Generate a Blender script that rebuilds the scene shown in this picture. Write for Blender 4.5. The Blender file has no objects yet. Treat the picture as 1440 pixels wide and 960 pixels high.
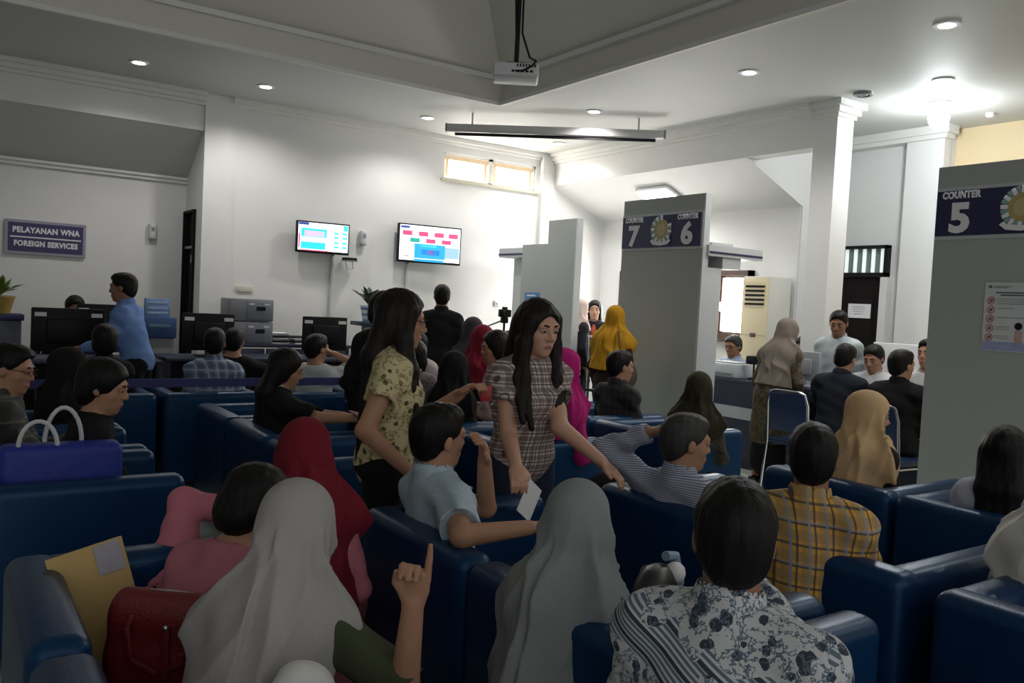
import bpy, bmesh, math, random
import numpy as np
from mathutils import Vector, Matrix
random.seed(7)
SC = bpy.context.scene
COL = SC.collection
R = math.radians
# ------------------------------------------------------------------ camera, world, exposure
cam_d = bpy.data.cameras.new('camera')
cam_d.sensor_fit = 'HORIZONTAL'; cam_d.sensor_width = 36.0
cam_d.lens = 36.0 * 1182.08 / 1440.0
cam_d.clip_start = 0.05; cam_d.clip_end = 100
cam = bpy.data.objects.new('camera', cam_d); COL.objects.link(cam)
_r = Vector((0.8248589, -0.56306996, 0.05059664)); _d = Vector((0.01702519, -0.06471637, -0.99775845)); _f = Vector((0.56508224, 0.82387136, -0.0437955))
_m = Matrix((_r, -_d, -_f)).transposed().to_4x4(); _m.translation = (0, 0, 1.55)
cam.matrix_world = _m
SC.camera = cam
SC.view_settings.view_transform = 'Standard'
SC.view_settings.look = 'None'
SC.view_settings.gamma = 1.0
SC.view_settings.use_curve_mapping = False
SC.view_settings.exposure = 0.5
W = bpy.data.worlds.new('world'); SC.world = W; W.use_nodes = True
W.node_tree.nodes['Background'].inputs[0].default_value = (0.95, 0.95, 0.94, 1)
W.node_tree.nodes['Background'].inputs[1].default_value = 0.54
LAMP_W = 50.0        # each ceiling downlight
DAY = 16.0            # daylight through the panes

# ------------------------------------------------------------------ materials
MATS = {}
def nodes(m):
    m.use_nodes = True
    nt = m.node_tree
    return nt, nt.nodes['Principled BSDF']
def lnk(nt, a, b): nt.links.new(a, b)
def math_n(nt, op, a, b=None, c=None):
    n = nt.nodes.new('ShaderNodeMath'); n.operation = op
    for i, v in enumerate((a, b, c)):
        if v is None: continue
        if isinstance(v, (int, float)): n.inputs[i].default_value = v
        else: lnk(nt, v, n.inputs[i])
    return n.outputs[0]
def mixc(nt, fac, a, b):
    n = nt.nodes.new('ShaderNodeMix'); n.data_type = 'RGBA'
    if isinstance(fac, (int, float)): n.inputs[0].default_value = fac
    else: lnk(nt, fac, n.inputs[0])
    for i, v in ((6, a), (7, b)):
        if isinstance(v, tuple): n.inputs[i].default_value = (*v[:3], 1)
        else: lnk(nt, v, n.inputs[i])
    return n.outputs[2]
def noise_n(nt, scale, detail=3, vec=None, rough=.5):
    n = nt.nodes.new('ShaderNodeTexNoise'); n.inputs['Scale'].default_value = scale; n.inputs['Detail'].default_value = detail
    n.inputs['Roughness'].default_value = rough
    if vec is not None: lnk(nt, vec, n.inputs['Vector'])
    return n.outputs['Fac']
def coords(nt, scale=(1, 1, 1)):
    t = nt.nodes.new('ShaderNodeTexCoord'); mp = nt.nodes.new('ShaderNodeMapping')
    mp.inputs['Scale'].default_value = scale
    lnk(nt, t.outputs['Object'], mp.inputs['Vector'])
    return mp.outputs['Vector']
def bump_n(nt, b, h, strength, dist=.01):
    n = nt.nodes.new('ShaderNodeBump'); n.inputs['Strength'].default_value = strength; n.inputs['Distance'].default_value = dist
    lnk(nt, h, n.inputs['Height']); lnk(nt, n.outputs['Normal'], b.inputs['Normal'])
def mat(name, rgb, rough=.6, var=.12, scale=14, bump=0., metal=0., spec=.5, emit=0., sub=0., alpha=None, bscale=None, stretch=(1, 1, 1)):
    if name in MATS: return MATS[name]
    m = bpy.data.materials.new(name); nt, b = nodes(m)
    v = coords(nt, stretch)
    f = noise_n(nt, scale, 4, v)
    lo = tuple(max(0, c * (1 - var)) for c in rgb); hi = tuple(min(1, c * (1 + var)) for c in rgb)
    lnk(nt, mixc(nt, f, lo, hi), b.inputs['Base Color'])
    b.inputs['Roughness'].default_value = rough; b.inputs['Metallic'].default_value = metal
    b.inputs['Specular IOR Level'].default_value = spec
    if sub: b.inputs['Subsurface Weight'].default_value = sub; b.inputs['Subsurface Radius'].default_value = (.012, .005, .003)
    if emit:
        b.inputs['Emission Color'].default_value = (*rgb, 1); b.inputs['Emission Strength'].default_value = emit
    if bump: bump_n(nt, b, noise_n(nt, bscale or scale * 6, 3, v), bump)
    if alpha is not None: b.inputs['Alpha'].default_value = alpha
    MATS[name] = m
    return m
def band(nt, comp, freq, width, off=0.):
    fr = math_n(nt, 'FRACT', math_n(nt, 'ADD', math_n(nt, 'MULTIPLY', comp, freq), off))
    return math_n(nt, 'LESS_THAN', fr, width)
def mat_plaid(name, base, c1, c2, freq=12, c3=None, rough=.85):
    m = bpy.data.materials.new(name); nt, b = nodes(m); v = coords(nt)
    s = nt.nodes.new('ShaderNodeSeparateXYZ'); lnk(nt, v, s.inputs[0])
    x, y, z = s.outputs
    xx = math_n(nt, 'ADD', x, math_n(nt, 'MULTIPLY', y, .9))
    half = lambda q: math_n(nt, 'MULTIPLY', q, .55)
    col = mixc(nt, half(band(nt, xx, freq, .45)), base, c1)
    col = mixc(nt, half(band(nt, z, freq, .45)), col, c1)
    col = mixc(nt, math_n(nt, 'MULTIPLY', band(nt, xx, freq, .12, .3), .8), col, c2)
    col = mixc(nt, math_n(nt, 'MULTIPLY', band(nt, z, freq, .12, .3), .8), col, c2)
    if c3:
        col = mixc(nt, math_n(nt, 'MULTIPLY', band(nt, xx, freq, .14, .62), .8), col, c3)
        col = mixc(nt, math_n(nt, 'MULTIPLY', band(nt, z, freq * .5, .06, .1), .5), col, c3)
    lnk(nt, col, b.inputs['Base Color']); b.inputs['Roughness'].default_value = rough
    bump_n(nt, b, noise_n(nt, 40, 3, v), .25)
    MATS[name] = m; return m
def mat_floral(name, base, dark, mid, scale=22, amount=.42, stripes=False):
    m = bpy.data.materials.new(name); nt, b = nodes(m); v = coords(nt)
    n1 = nt.nodes.new('ShaderNodeTexVoronoi'); n1.inputs['Scale'].default_value = scale; lnk(nt, v, n1.inputs['Vector'])
    blob = math_n(nt, 'LESS_THAN', math_n(nt, 'ADD', n1.outputs['Distance'], math_n(nt, 'MULTIPLY', noise_n(nt, scale * 1.6, 3, v), .5)), amount)
    n2 = noise_n(nt, scale * .8, 4, v, .7)
    curl = math_n(nt, 'LESS_THAN', math_n(nt, 'ABSOLUTE', math_n(nt, 'SUBTRACT', n2, .5)), .022)
    big = math_n(nt, 'GREATER_THAN', noise_n(nt, scale * .26, 1, v), .57)
    col = mixc(nt, blob, base, dark)
    col = mixc(nt, curl, col, mid)
    if stripes:
        s = nt.nodes.new('ShaderNodeSeparateXYZ'); lnk(nt, v, s.inputs[0])
        dg = math_n(nt, 'ADD', math_n(nt, 'MULTIPLY', s.outputs[0], .55), s.outputs[2])
        st = mixc(nt, band(nt, dg, 75, .45), mid, base)
        st = mixc(nt, band(nt, dg, 19, .2), st, dark)
        col = mixc(nt, big, col, st)
    lnk(nt, col, b.inputs['Base Color']); b.inputs['Roughness'].default_value = .85
    bump_n(nt, b, noise_n(nt, 60, 3, v), .2)
    MATS[name] = m; return m
def mat_stripe(name, base, c, freq=70, axis=2, width=.4):
    m = bpy.data.materials.new(name); nt, b = nodes(m); v = coords(nt)
    s = nt.nodes.new('ShaderNodeSeparateXYZ'); lnk(nt, v, s.inputs[0])
    lnk(nt, mixc(nt, band(nt, s.outputs[axis], freq, width), base, c), b.inputs['Base Color']); b.inputs['Roughness'].default_value = .85
    bump_n(nt, b, noise_n(nt, 50, 3, v), .2)
    MATS[name] = m; return m
def emis(name, rgb, strength):
    if name in MATS: return MATS[name]
    m = bpy.data.materials.new(name); nt, b = nodes(m)
    b.inputs['Base Color'].default_value = (*rgb, 1); b.inputs['Emission Color'].default_value = (*rgb, 1); b.inputs['Emission Strength'].default_value = strength
    MATS[name] = m; return m
def cloth(name, rgb, var=.15): return mat('cloth ' + name, rgb, .88, var, 9, .25, bscale=70, spec=.2)

M_wall = mat('white painted plaster', (.71, .71, .70), .7, .03, 3, .08, bscale=120)
M_yellow = mat('cream painted plaster', (.72, .58, .36), .7, .03, 3)
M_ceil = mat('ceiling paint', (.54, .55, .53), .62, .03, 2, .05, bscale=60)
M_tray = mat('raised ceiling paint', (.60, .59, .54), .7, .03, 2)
M_trim = mat('cornice paint', (.70, .70, .68), .6, .04, 5)
M_tile = mat('pale floor tile', (.50, .56, .50), .28, .08, 3)
M_grout = mat('floor grout', (.28, .30, .28), .8, .1, 9)
M_panel = mat('grey laminate partition', (.36, .385, .365), .55, .06, 60, .05, bscale=200)
M_edge = mat('light grey edging', (.50, .52, .53), .5, .04, 20)
M_navy = mat('navy sign face', (.018, .020, .075), .45, .1, 20)
M_white = mat('white print', (.75, .75, .78), .6, .03, 20)
M_dark = mat('near black plastic', (.008, .008, .010), .5, .2, 30, spec=.2)
M_black = mat('black lacquer wood', (.008, .006, .006), .6, .25, 18, spec=.15, stretch=(1, 1, .1))
M_grey = mat('mid grey plastic', (.22, .23, .25), .5, .08, 30)
M_metal = mat('brushed metal', (.55, .56, .58), .3, .05, 40, metal=.9)
M_chrome = mat('chrome tube', (.75, .76, .78), .15, .03, 40, metal=1.)
M_leather = mat('blue leather', (.0024, .025, .080), .34, .22, 7, .12, bscale=160, spec=.5)
M_leather.node_tree.nodes['Principled BSDF'].inputs['Specular Tint'].default_value = (.40, .68, 1.0, 1)
M_paper = mat('white paper', (.72, .72, .74), .8, .03, 12)
M_desk = mat('dark navy desk laminate', (.020, .024, .055), .4, .15, 20)
M_brown = mat('brown timber frame', (.10, .06, .045), .5, .2, 12, stretch=(1, 1, .2))
M_cream = mat('cream plastic', (.66, .58, .38), .5, .04, 10)
M_acside = mat('off white metal side', (.60, .60, .56), .5, .04, 10)

# ------------------------------------------------------------------ object helpers
def link(name, me, m, parent=None, loc=None):
    o = bpy.data.objects.new(name, me); COL.objects.link(o)
    if m is not None and not me.materials: me.materials.append(m)
    if parent is not None: o.parent = parent
    if loc is not None: o.location = loc
    return o
def tag(o, label, cat, group=None, kind=None):
    o['label'] = label; o['category'] = cat
    if group: o['group'] = group
    if kind: o['kind'] = kind
    return o
def thing(name, label, cat, loc=(0, 0, 0), rz=0, group=None):
    o = bpy.data.objects.new(name, None); COL.objects.link(o)
    o.empty_display_size = .1
    o.location = loc; o.rotation_euler = (0, 0, R(rz))
    return tag(o, label, cat, group)
def struct(o): o['kind'] = 'structure'; return o
def copy_tree(o, parent=None):
    c = o.copy(); COL.objects.link(c); c.parent = parent
    for ch in o.children: copy_tree(ch, c)
    return c
class MB:
    def __init__(s): s.bm = bmesh.new()
    def box(s, x0, x1, y0, y1, z0, z1, bev=0., seg=2, rot=None):
        b = bmesh.new(); bmesh.ops.create_cube(b, size=1)
        c = Vector(((x0 + x1) / 2, (y0 + y1) / 2, (z0 + z1) / 2))
        bmesh.ops.scale(b, vec=(abs(x1 - x0), abs(y1 - y0), abs(z1 - z0)), verts=b.verts)
        if bev: bmesh.ops.bevel(b, geom=b.edges[:], offset=bev, segments=seg, profile=.5, affect='EDGES', clamp_overlap=True)
        if rot is not None: bmesh.ops.rotate(b, cent=(0, 0, 0), matrix=rot, verts=b.verts)
        bmesh.ops.translate(b, vec=c, verts=b.verts)
        me = bpy.data.meshes.new('t'); b.to_mesh(me); b.free(); s.bm.from_mesh(me); bpy.data.meshes.remove(me); return s
    def tube(s, pts, r, n=8, r2=None, cap=True):
        pts = [Vector(p) for p in pts]; rings = []
        for i, p in enumerate(pts):
            d = (pts[min(i + 1, len(pts) - 1)] - pts[max(i - 1, 0)]).normalized()
            a = d.orthogonal().normalized() if i == 0 else (prev - d * prev.dot(d)).normalized()
            prev = a; bb = d.cross(a)
            rr = r if r2 is None else r + (r2 - r) * i / (len(pts) - 1)
            rings.append([s.bm.verts.new(p + (a * math.cos(2 * math.pi * k / n) + bb * math.sin(2 * math.pi * k / n)) * rr) for k in range(n)])
        for a, b in zip(rings, rings[1:]):
            for k in range(n): s.bm.faces.new((a[k], a[(k + 1) % n], b[(k + 1) % n], b[k]))
        if cap: s.bm.faces.new(rings[0][::-1]); s.bm.faces.new(rings[-1])
        return s
    def lathe(s, prof, c=(0, 0, 0), n=16):
        c = Vector(c); rings = [[s.bm.verts.new(c + Vector((r * math.cos(2 * math.pi * k / n), r * math.sin(2 * math.pi * k / n), z))) for k in range(n)] for r, z in prof]
        for a, b in zip(rings, rings[1:]):
            for k in range(n): s.bm.faces.new((a[k], a[(k + 1) % n], b[(k + 1) % n], b[k]))
        s.bm.faces.new(rings[0][::-1]); s.bm.faces.new(rings[-1]); return s
    def prism(s, pts, off):
        off = Vector(off); a = [s.bm.verts.new(p) for p in pts]; b = [s.bm.verts.new(Vector(p) + off) for p in pts]
        n = len(a); s.bm.faces.new(a); s.bm.faces.new(b[::-1])
        for k in range(n): s.bm.faces.new((a[k], b[k], b[(k + 1) % n], a[(k + 1) % n]))
        return s
    def ball(s, c, r, seg=12, sc=(1, 1, 1)):
        b = bmesh.new(); bmesh.ops.create_uvsphere(b, u_segments=seg, v_segments=max(6, seg // 2), radius=r)
        bmesh.ops.scale(b, vec=sc, verts=b.verts); bmesh.ops.translate(b, vec=c, verts=b.verts)
        me = bpy.data.meshes.new('t'); b.to_mesh(me); b.free(); s.bm.from_mesh(me); bpy.data.meshes.remove(me); return s
    def mesh(s, name, smooth=True):
        bmesh.ops.recalc_face_normals(s.bm, faces=s.bm.faces)
        me = bpy.data.meshes.new(name); s.bm.to_mesh(me); s.bm.free()
        if smooth:
            me.polygons.foreach_set('use_smooth', [True] * len(me.polygons))
            try: me.set_sharp_from_angle(angle=R(38))
            except Exception: pass
        return me
    def build(s, name, m, parent=None, loc=None, smooth=True): return link(name, s.mesh(name, smooth), m, parent, loc)
def text(body, size, m, parent, loc, rot, bold=.0, extr=.003, align='CENTER', sx=1., gap=1.):
    cu = bpy.data.curves.new('lettering', 'FONT'); cu.body = body; cu.size = size; cu.align_x = align; cu.align_y = 'CENTER'
    cu.extrude = extr; cu.space_character = gap; cu.offset = bold; cu.resolution_u = 3
    t = bpy.data.objects.new('lettering', cu); COL.objects.link(t)
    me = bpy.data.meshes.new_from_object(t.evaluated_get(bpy.context.evaluated_depsgraph_get()))
    bpy.data.objects.remove(t); bpy.data.curves.remove(cu)
    me.name = 'lettering'; me.materials.clear()
    o = link('lettering', me, m, parent); o.location = loc; o.rotation_euler = rot; o.scale = (sx, 1, 1)
    return o
RX = (R(90), 0, R(-90))      # lettering on a face that looks towards -x
RY = (R(90), 0, 0)           # lettering on a face that looks towards -y
# ------------------------------------------------------------------ the room
CZ = 3.76
def sbox(name, m, *boxes, bev=0.):
    mb = MB()
    for b in boxes: mb.box(*b, bev=bev)
    return struct(mb.build(name, m, smooth=False))
floor = sbox('floor', M_grout, (-5, 9.6, -4, 11, -.12, -.012))
tile_me = MB().box(-.297, .297, -.297, .297, -.012, 0, bev=.003, seg=1).mesh('floor_tile', False)
for i in range(15):
    for j in range(17):
        link('floor_tile', tile_me, M_tile, floor, (-.3 + i * .6, .6 + j * .6, 0))
# wall with the screens (y = 10) with its high window
sbox('wall_back', M_wall, (2.47, 5.6, 10, 10.16, 0, CZ), (5.6, 7.13, 10, 10.16, 0, 3.2), (5.6, 7.13, 10, 10.16, 3.56, CZ), (7.13, 8.45, 10, 10.16, 0, CZ))
sbox('trim_1', M_wall, (2.47, 2.78, 9.95, 10, 0, CZ))
sbox('trim_2', M_wall, (7.20, 7.42, 9.92, 10, 0, CZ))
# recess at the foreign services desk
sbox('wall_recess', M_wall, (-5, 2.62, 10.72, 10.88, 0, 3.4))
sbox('wall_recess_side', M_wall, (2.47, 2.62, 10.16, 10.24, 0, CZ), (2.47, 2.62, 10.24, 10.70, 2.45, CZ), (2.47, 2.62, 10.70, 10.9, 0, CZ))
struct(MB().prism([(-5, 9.99, 3.338), (-5, 10.74, 2.84), (-5, 10.74, 2.96), (-5, 10.02, 3.42)], (7.47, 0, 0)).build('ceiling_recess', M_ceil, smooth=False))
sbox('trim_3', M_wall, (-5, 2.47, 9.98, 10.1, 3.34, CZ))
def cornice(name, pts):  # stepped moulding, three fillets
    mb = MB()
    for a in pts: mb.box(*a)
    return struct(mb.build(name, M_trim, smooth=False))
cornice('trim_4', [(-5, 2.47, 9.94, 9.98, 3.62, 3.66), (-5, 2.47, 9.90, 9.98, 3.66, 3.71), (-5, 2.47, 9.86, 9.98, 3.71, CZ)])
cornice('trim_5', [(-5, 2.47, 10.68, 10.72, 2.80, 2.87), (-5, 2.47, 10.65, 10.72, 2.84, 2.87)])
cornice('trim_6', [(2.78, 7.2, 9.96, 10, 3.66, 3.70), (2.78, 7.2, 9.92, 10, 3.70, CZ)])
# right bay: beam, sloping soffit, far wall with window, stepped end wall
sbox('trim_7', M_wall, (7.42, 7.62, 5.52, 9.95, 3.32, CZ))
cornice('trim_8', [(7.38, 7.42, 5.52, 9.92, 3.62, 3.66), (7.34, 7.42, 5.52, 9.92, 3.66, 3.71), (7.30, 7.42, 5.52, 9.92, 3.71, CZ)])
struct(MB().prism([(7.425, 6.4, 3.318), (8.5, 6.4, 2.87), (8.5, 6.4, 3.0), (7.425, 6.4, 3.44)], (0, 3.6, 0)).build('ceiling_bay', M_wall, smooth=False))
def wall_x(name, m, x0, x1, y0, y1, z0, z1, holes):  # wall in the y-z plane with rectangular openings sorted along y
    mb = MB(); y = y0
    for (a, b, c, d) in holes:
        if a > y: mb.box(x0, x1, y, a, z0, z1)
        if c > z0: mb.box(x0, x1, a, b, z0, c)
        if d < z1: mb.box(x0, x1, a, b, d, z1)
        y = b
    if y < y1: mb.box(x0, x1, y, y1, z0, z1)
    return struct(mb.build(name, m, smooth=False))
wall_x('wall_bay', M_wall, 8.45, 8.6, 6.4, 10.1, 0, 3.1, [(7.02, 7.62, 1.25, 2.13), (8.1, 9.5, 1.25, 2.13)])
struct(MB().prism([(7.44, 6.38, 3.312), (8.46, 6.38, 2.885), (8.46, 6.38, 0), (9.3, 6.38, 0), (9.3, 6.38, CZ), (7.44, 6.38, CZ)], (0, .12, 0)).build('wall_bay_end', M_wall, smooth=False))
col = sbox('column', M_wall, (7.42, 7.69, 5.25, 5.52, 0, CZ))
cornice('trim_9', [(7.40, 7.71, 5.23, 5.54, 3.60, 3.64), (7.37, 7.74, 5.20, 5.57, 3.64, 3.70), (7.33, 7.78, 5.16, 5.61, 3.70, CZ)])
sbox('wall_right', M_wall, (9.25, 9.4, 5.1, 6.4, 0, CZ))
sbox('trim_10', M_wall, (9.12, 9.25, 5.08, 5.52, 0, CZ))
cornice('trim_11', [(9.08, 9.25, 5.04, 6.4, 3.62, 3.67), (9.04, 9.25, 5.0, 6.4, 3.67, CZ)])
sbox('wall_cream', M_yellow, (9.40, 9.55, -4, 5.1, 0, CZ))
# flat ceiling around the raised hipped tray
TX, TY, TZ = 5.14, 7.96, 4.06
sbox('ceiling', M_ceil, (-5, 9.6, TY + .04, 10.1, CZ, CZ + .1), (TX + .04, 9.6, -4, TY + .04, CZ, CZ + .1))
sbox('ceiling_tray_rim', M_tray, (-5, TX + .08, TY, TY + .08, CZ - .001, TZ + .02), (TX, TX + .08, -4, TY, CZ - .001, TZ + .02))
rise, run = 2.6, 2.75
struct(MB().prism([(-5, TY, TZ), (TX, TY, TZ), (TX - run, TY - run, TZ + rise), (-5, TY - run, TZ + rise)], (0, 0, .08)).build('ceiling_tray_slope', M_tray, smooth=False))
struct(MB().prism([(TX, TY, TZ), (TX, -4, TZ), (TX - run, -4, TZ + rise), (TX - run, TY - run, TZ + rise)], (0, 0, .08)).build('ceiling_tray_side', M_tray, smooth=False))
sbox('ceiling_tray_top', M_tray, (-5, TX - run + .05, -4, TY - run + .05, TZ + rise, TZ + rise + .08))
cornice('trim_12', [(-5, TX, TY - .02, TY + .01, CZ - .012, CZ + .03), (TX - .02, TX + .01, -4, TY - .02, CZ - .012, CZ + .03)])
cornice('trim_13', [(-5, TX, TY - .05, TY, TZ - .05, TZ), (TX - .05, TX, -4, TY - .05, TZ - .05, TZ)])
sbox('wall_left', M_wall, (-5.15, -5, -4, 11, 0, 6.8))

# windows and doors ---------------------------------------------------
M_day = emis('daylit glass', (1.0, .95, .88), DAY)
M_day2 = emis('daylit white glass', (1.0, .97, .93), DAY * 1.1)
M_blind = mat('cream window blind', (.80, .62, .42), .7, .08, 12)
def fr_y(mb, x0, x1, z0, z1, w, y0, y1):
    mb.box(x0, x1, y0, y1, z0, z0 + w); mb.box(x0, x1, y0, y1, z1 - w, z1); mb.box(x0, x0 + w, y0, y1, z0, z1); mb.box(x1 - w, x1, y0, y1, z0, z1); return mb
def fr_x(mb, y0, y1, z0, z1, w, x0, x1):
    mb.box(x0, x1, y0, y1, z0, z0 + w); mb.box(x0, x1, y0, y1, z1 - w, z1); mb.box(x0, x1, y0, y0 + w, z0, z1); mb.box(x0, x1, y1 - w, y1, z0, z1); return mb
w = struct(fr_y(MB(), 5.6, 7.13, 3.2, 3.56, .03, 10.02, 10.12).box(6.33, 6.40, 10.02, 10.12, 3.2, 3.56).build('window_1', M_trim, smooth=False))
for a, b in ((5.63, 6.33), (6.40, 7.10)):
    MB().box(a, b, 10.07, 10.08, 3.23, 3.53).build('pane', M_day, w)
    n = 9
    for k in range(n):  # the vertical blind drawn to the sides leaves slats near each edge
        q = a + (b - a) * (k + .5) / n
        if 1 <= k <= 7: continue
        MB().box(q - .026, q + .026, 10.04, 10.046, 3.24, 3.54).build('blind_slat', M_blind, w)
    MB().box(a, b, 10.035, 10.05, 3.47, 3.54).build('blind_head', M_blind, w)
MB().box(5.56, 7.16, 9.95, 10.1, 3.165, 3.205).build('window_sill', mat('pale sage sill', (.55, .52, .42), .6), w)
def side_window(name, y0, y1):
    w = struct(fr_x(MB(), y0, y1, 1.25, 2.13, .07, 8.40, 8.56).build(name, M_brown, smooth=False))
    MB().box(8.50, 8.51, y0 + .07, y1 - .07, 1.32, 2.06).build('pane', M_day2, w)
    fr_x(MB(), y0 + .05, y1 - .05, 1.30, 2.08, .04, 8.44, 8.50).build('sash', M_brown, w)
    MB().box(8.40, 8.43, y1 - .10, y1 - .07, 1.6, 1.72).build('handle', M_metal, w)
    MB().box(8.36, 8.46, y0 - .04, y1 + .04, 1.21, 1.25).build('window_sill', M_brown, w)
side_window('window_2', 7.02, 7.62)
side_window('window_added', 8.1, 9.5)  # unseen window added behind the partition to throw daylight on the back wall
d = struct(MB().box(9.18, 9.25, 5.75, 6.37, 0, 2.09, bev=.006).build('door_1', M_black, smooth=False))
MB().box(9.14, 9.25, 5.66, 5.75, 0, 2.09).build('door_jamb', M_wall, d)
for z in (.3, 1.15):
    MB().box(9.172, 9.182, 5.84, 6.28, z, z + .68, bev=.004).build('door_panel', M_black, d)
MB().tube([(9.12, 5.82, 1.02), (9.12, 5.93, 1.02)], .012).box(9.12, 9.18, 5.81, 5.84, 1.0, 1.04).build('door_handle', M_metal, d)
t = struct(fr_x(MB(), 5.70, 6.40, 2.11, 2.47, .035, 9.16, 9.25).box(9.15, 9.25, 5.70, 6.40, 2.09, 2.115).build('window_4', M_dark, smooth=False))
MB().box(9.22, 9.225, 5.73, 6.37, 2.14, 2.44).build('pane', mat('grey green transom glass', (.16, .21, .20), .3), t)
M_bar = emis('daylight through transom gap', (.80, .88, .86), .42)
for k in range(6):
    y = 5.76 + k * .118
    MB().box(9.20, 9.215, y, y + .042, 2.15, 2.43).build('pane', M_bar, t)
d = struct(MB().box(2.50, 2.56, 10.24, 10.70, 0, 2.45).build('door_2', M_black, smooth=False))
fr_x(MB(), 10.22, 10.72, 0, 2.47, .03, 2.44, 2.50).build('door_frame', M_black, d)
MB().box(2.46, 2.50, 10.27, 10.67, 2.02, 2.05).build('transom_bar', M_grey, d)
for z in (1.85, 1.15): MB().box(2.44, 2.47, 10.25, 10.29, z, z + .09).build('hinge', M_metal, d)

# ceiling fittings ------------------------------------------------------
M_lens = emis('lit lamp lens', (1.0, .98, .95), 14)
ring_me = MB().lathe([(.062, 0), (.062, -.012), (.095, -.012), (.095, 0)], n=20).mesh('trim_ring')
lens_me = MB().lathe([(.0605, -.002), (.058, -.012), (.03, -.018), (.004, -.02)], n=20).mesh('lens')
def spot(parent, power, size=.06, col=(1, .97, .93), z=-.04):
    l = bpy.data.lights.new('downlight_lamp', 'SPOT'); l.energy = power; l.spot_size = R(150); l.spot_blend = .6; l.shadow_soft_size = size; l.color = col
    o = bpy.data.objects.new('downlight_lamp', l); COL.objects.link(o); o.parent = parent; o.location = (0, 0, z); return o
DL = [(1.61, 9.12, 'over the foreign services desk', .6), (2.88, 9.12, 'above the grey file boxes', .85), (4.87, 9.14, 'above the wall screens', 1), (6.9, 9.18, 'in the corner by the high window', 1),
      (6.04, 7.41, 'above the stepped partition', 1), (6.03, 5.22, 'above the gap beside counter 6', 1), (6.07, 3.43, 'above the counter 5 partition', 1), (7.42, 4.19, 'beside the bright ceiling lamp', .7),
      (6.07, 1.62, 'added out of view, next along the row after counter 5', 1), (6.07, -.2, 'added out of view at the near end of the row past counter 5', 1)]  # this last pair is unseen, added to light the near seats from above
for x, y, where, k in DL:
    t = thing('downlight', 'small round recessed white downlight ' + where, 'downlight', (x, y, CZ), 0, 'round downlights in the flat ceiling')
    link('trim_ring', ring_me, M_white, t); link('lens', lens_me, M_lens, t); spot(t, LAMP_W * k)
t = thing('downlight', 'unlit dark round downlight next to the column capital', 'downlight', (7.34, 4.93, CZ))
MB().lathe([(.06, 0), (.06, -.03), (.085, -.03), (.095, 0)], n=20).build('trim_ring', M_grey, t)
MB().lathe([(.058, -.004), (.04, -.028), (.006, -.03)], n=16).build('lens', mat('unlit lens', (.10, .12, .11), .3), t)
t = thing('ceiling_lamp', 'bright white ceiling lamp with a hanging bulb beyond the column', 'lamp', (8.15, 4.62, CZ))
MB().lathe([(.11, 0), (.11, -.02), (.06, -.05), (.05, -.06)], n=20).build('base', M_white, t)
MB().lathe([(.05, -.06), (.085, -.10), (.10, -.16), (.08, -.22), (.03, -.27), (.004, -.275)], n=20).build('bulb', emis('lit bulb', (.94, .98, 1), 30), t)
l = bpy.data.lights.new('bulb_lamp', 'POINT'); l.energy = 26; l.shadow_soft_size = .12; l.color = (.92, .97, 1)
o = bpy.data.objects.new('bulb_lamp', l); COL.objects.link(o); o.parent = t; o.location = (0, 0, -.36)
t = thing('panel_lamp', 'bright oblong lamp on the sloping soffit above the counter 7 partition', 'lamp', (7.86, 8.2, 3.10))
rot = Matrix.Rotation(R(22.6), 3, 'Y')
MB().box(-.17, .17, -.30, .30, -.02, .02, bev=.01, rot=rot).build('housing', M_white, t)
MB().box(-.15, .15, -.28, .28, -.034, -.018, rot=rot).build('diffuser', emis('lit diffuser', (1, .97, .94), 12), t)
l = bpy.data.lights.new('panel_light', 'AREA'); l.energy = 14; l.size = .3; l.size_y = .55; l.shape = 'RECTANGLE'
o = bpy.data.objects.new('panel_light', l); COL.objects.link(o); o.parent = t; o.location = (-.03, 0, -.06); o.rotation_euler = (0, R(22.6), 0)
t = thing('smoke_detector', 'tiny white detector on the ceiling by the cream wall', 'detector', (8.9, 4.5, CZ))
MB().lathe([(.045, 0), (.045, -.025), (.03, -.04), (.004, -.042)], n=14).build('body', M_white, t)
# projector on its black pole
t = thing('projector', 'white ceiling projector hanging from a long black pole', 'projector', (3.66, 5.47, 3.33), 146)
MB().box(-.175, .175, -.13, .13, -.055, .055, bev=.018, seg=3).build('body', mat('projector shell', (.55, .56, .57), .5, .04, 8), t)
for k in range(7): MB().box(-.15 + k * .022, -.138 + k * .022, .129, .134, .02, .042).build('vent_slot', M_dark, t)
for k in range(5): MB().box(-.13 + k * .035, -.108 + k * .035, .129, .135, -.02, -.004).build('socket', M_dark, t)
MB().lathe([(.045, -.0), (.045, .02), (.03, .02)], (.11, -.12, 0), 14).build('lens', M_dark, t)
MB().box(-.07, .07, -.06, .06, .055, .075).build('bracket', M_dark, t)
MB().tube([(0, 0, .07), (0, 0, 1.9)], .019, 10).build('pole', M_dark, t)
MB().tube([(-.03, .06, .9), (-.035, .04, .3), (-.1, .1, .1), (-.15, .16, .06), (-.12, .2, .01), (-.05, .17, -.02), (0, .135, -.012)], .008, 6).build('cable', M_dark, t)
MB().tube([(.02, .03, 1.6), (.03, .03, .6), (.0, .03, .1)], .007, 6).build('cable', M_dark, t)
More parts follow.
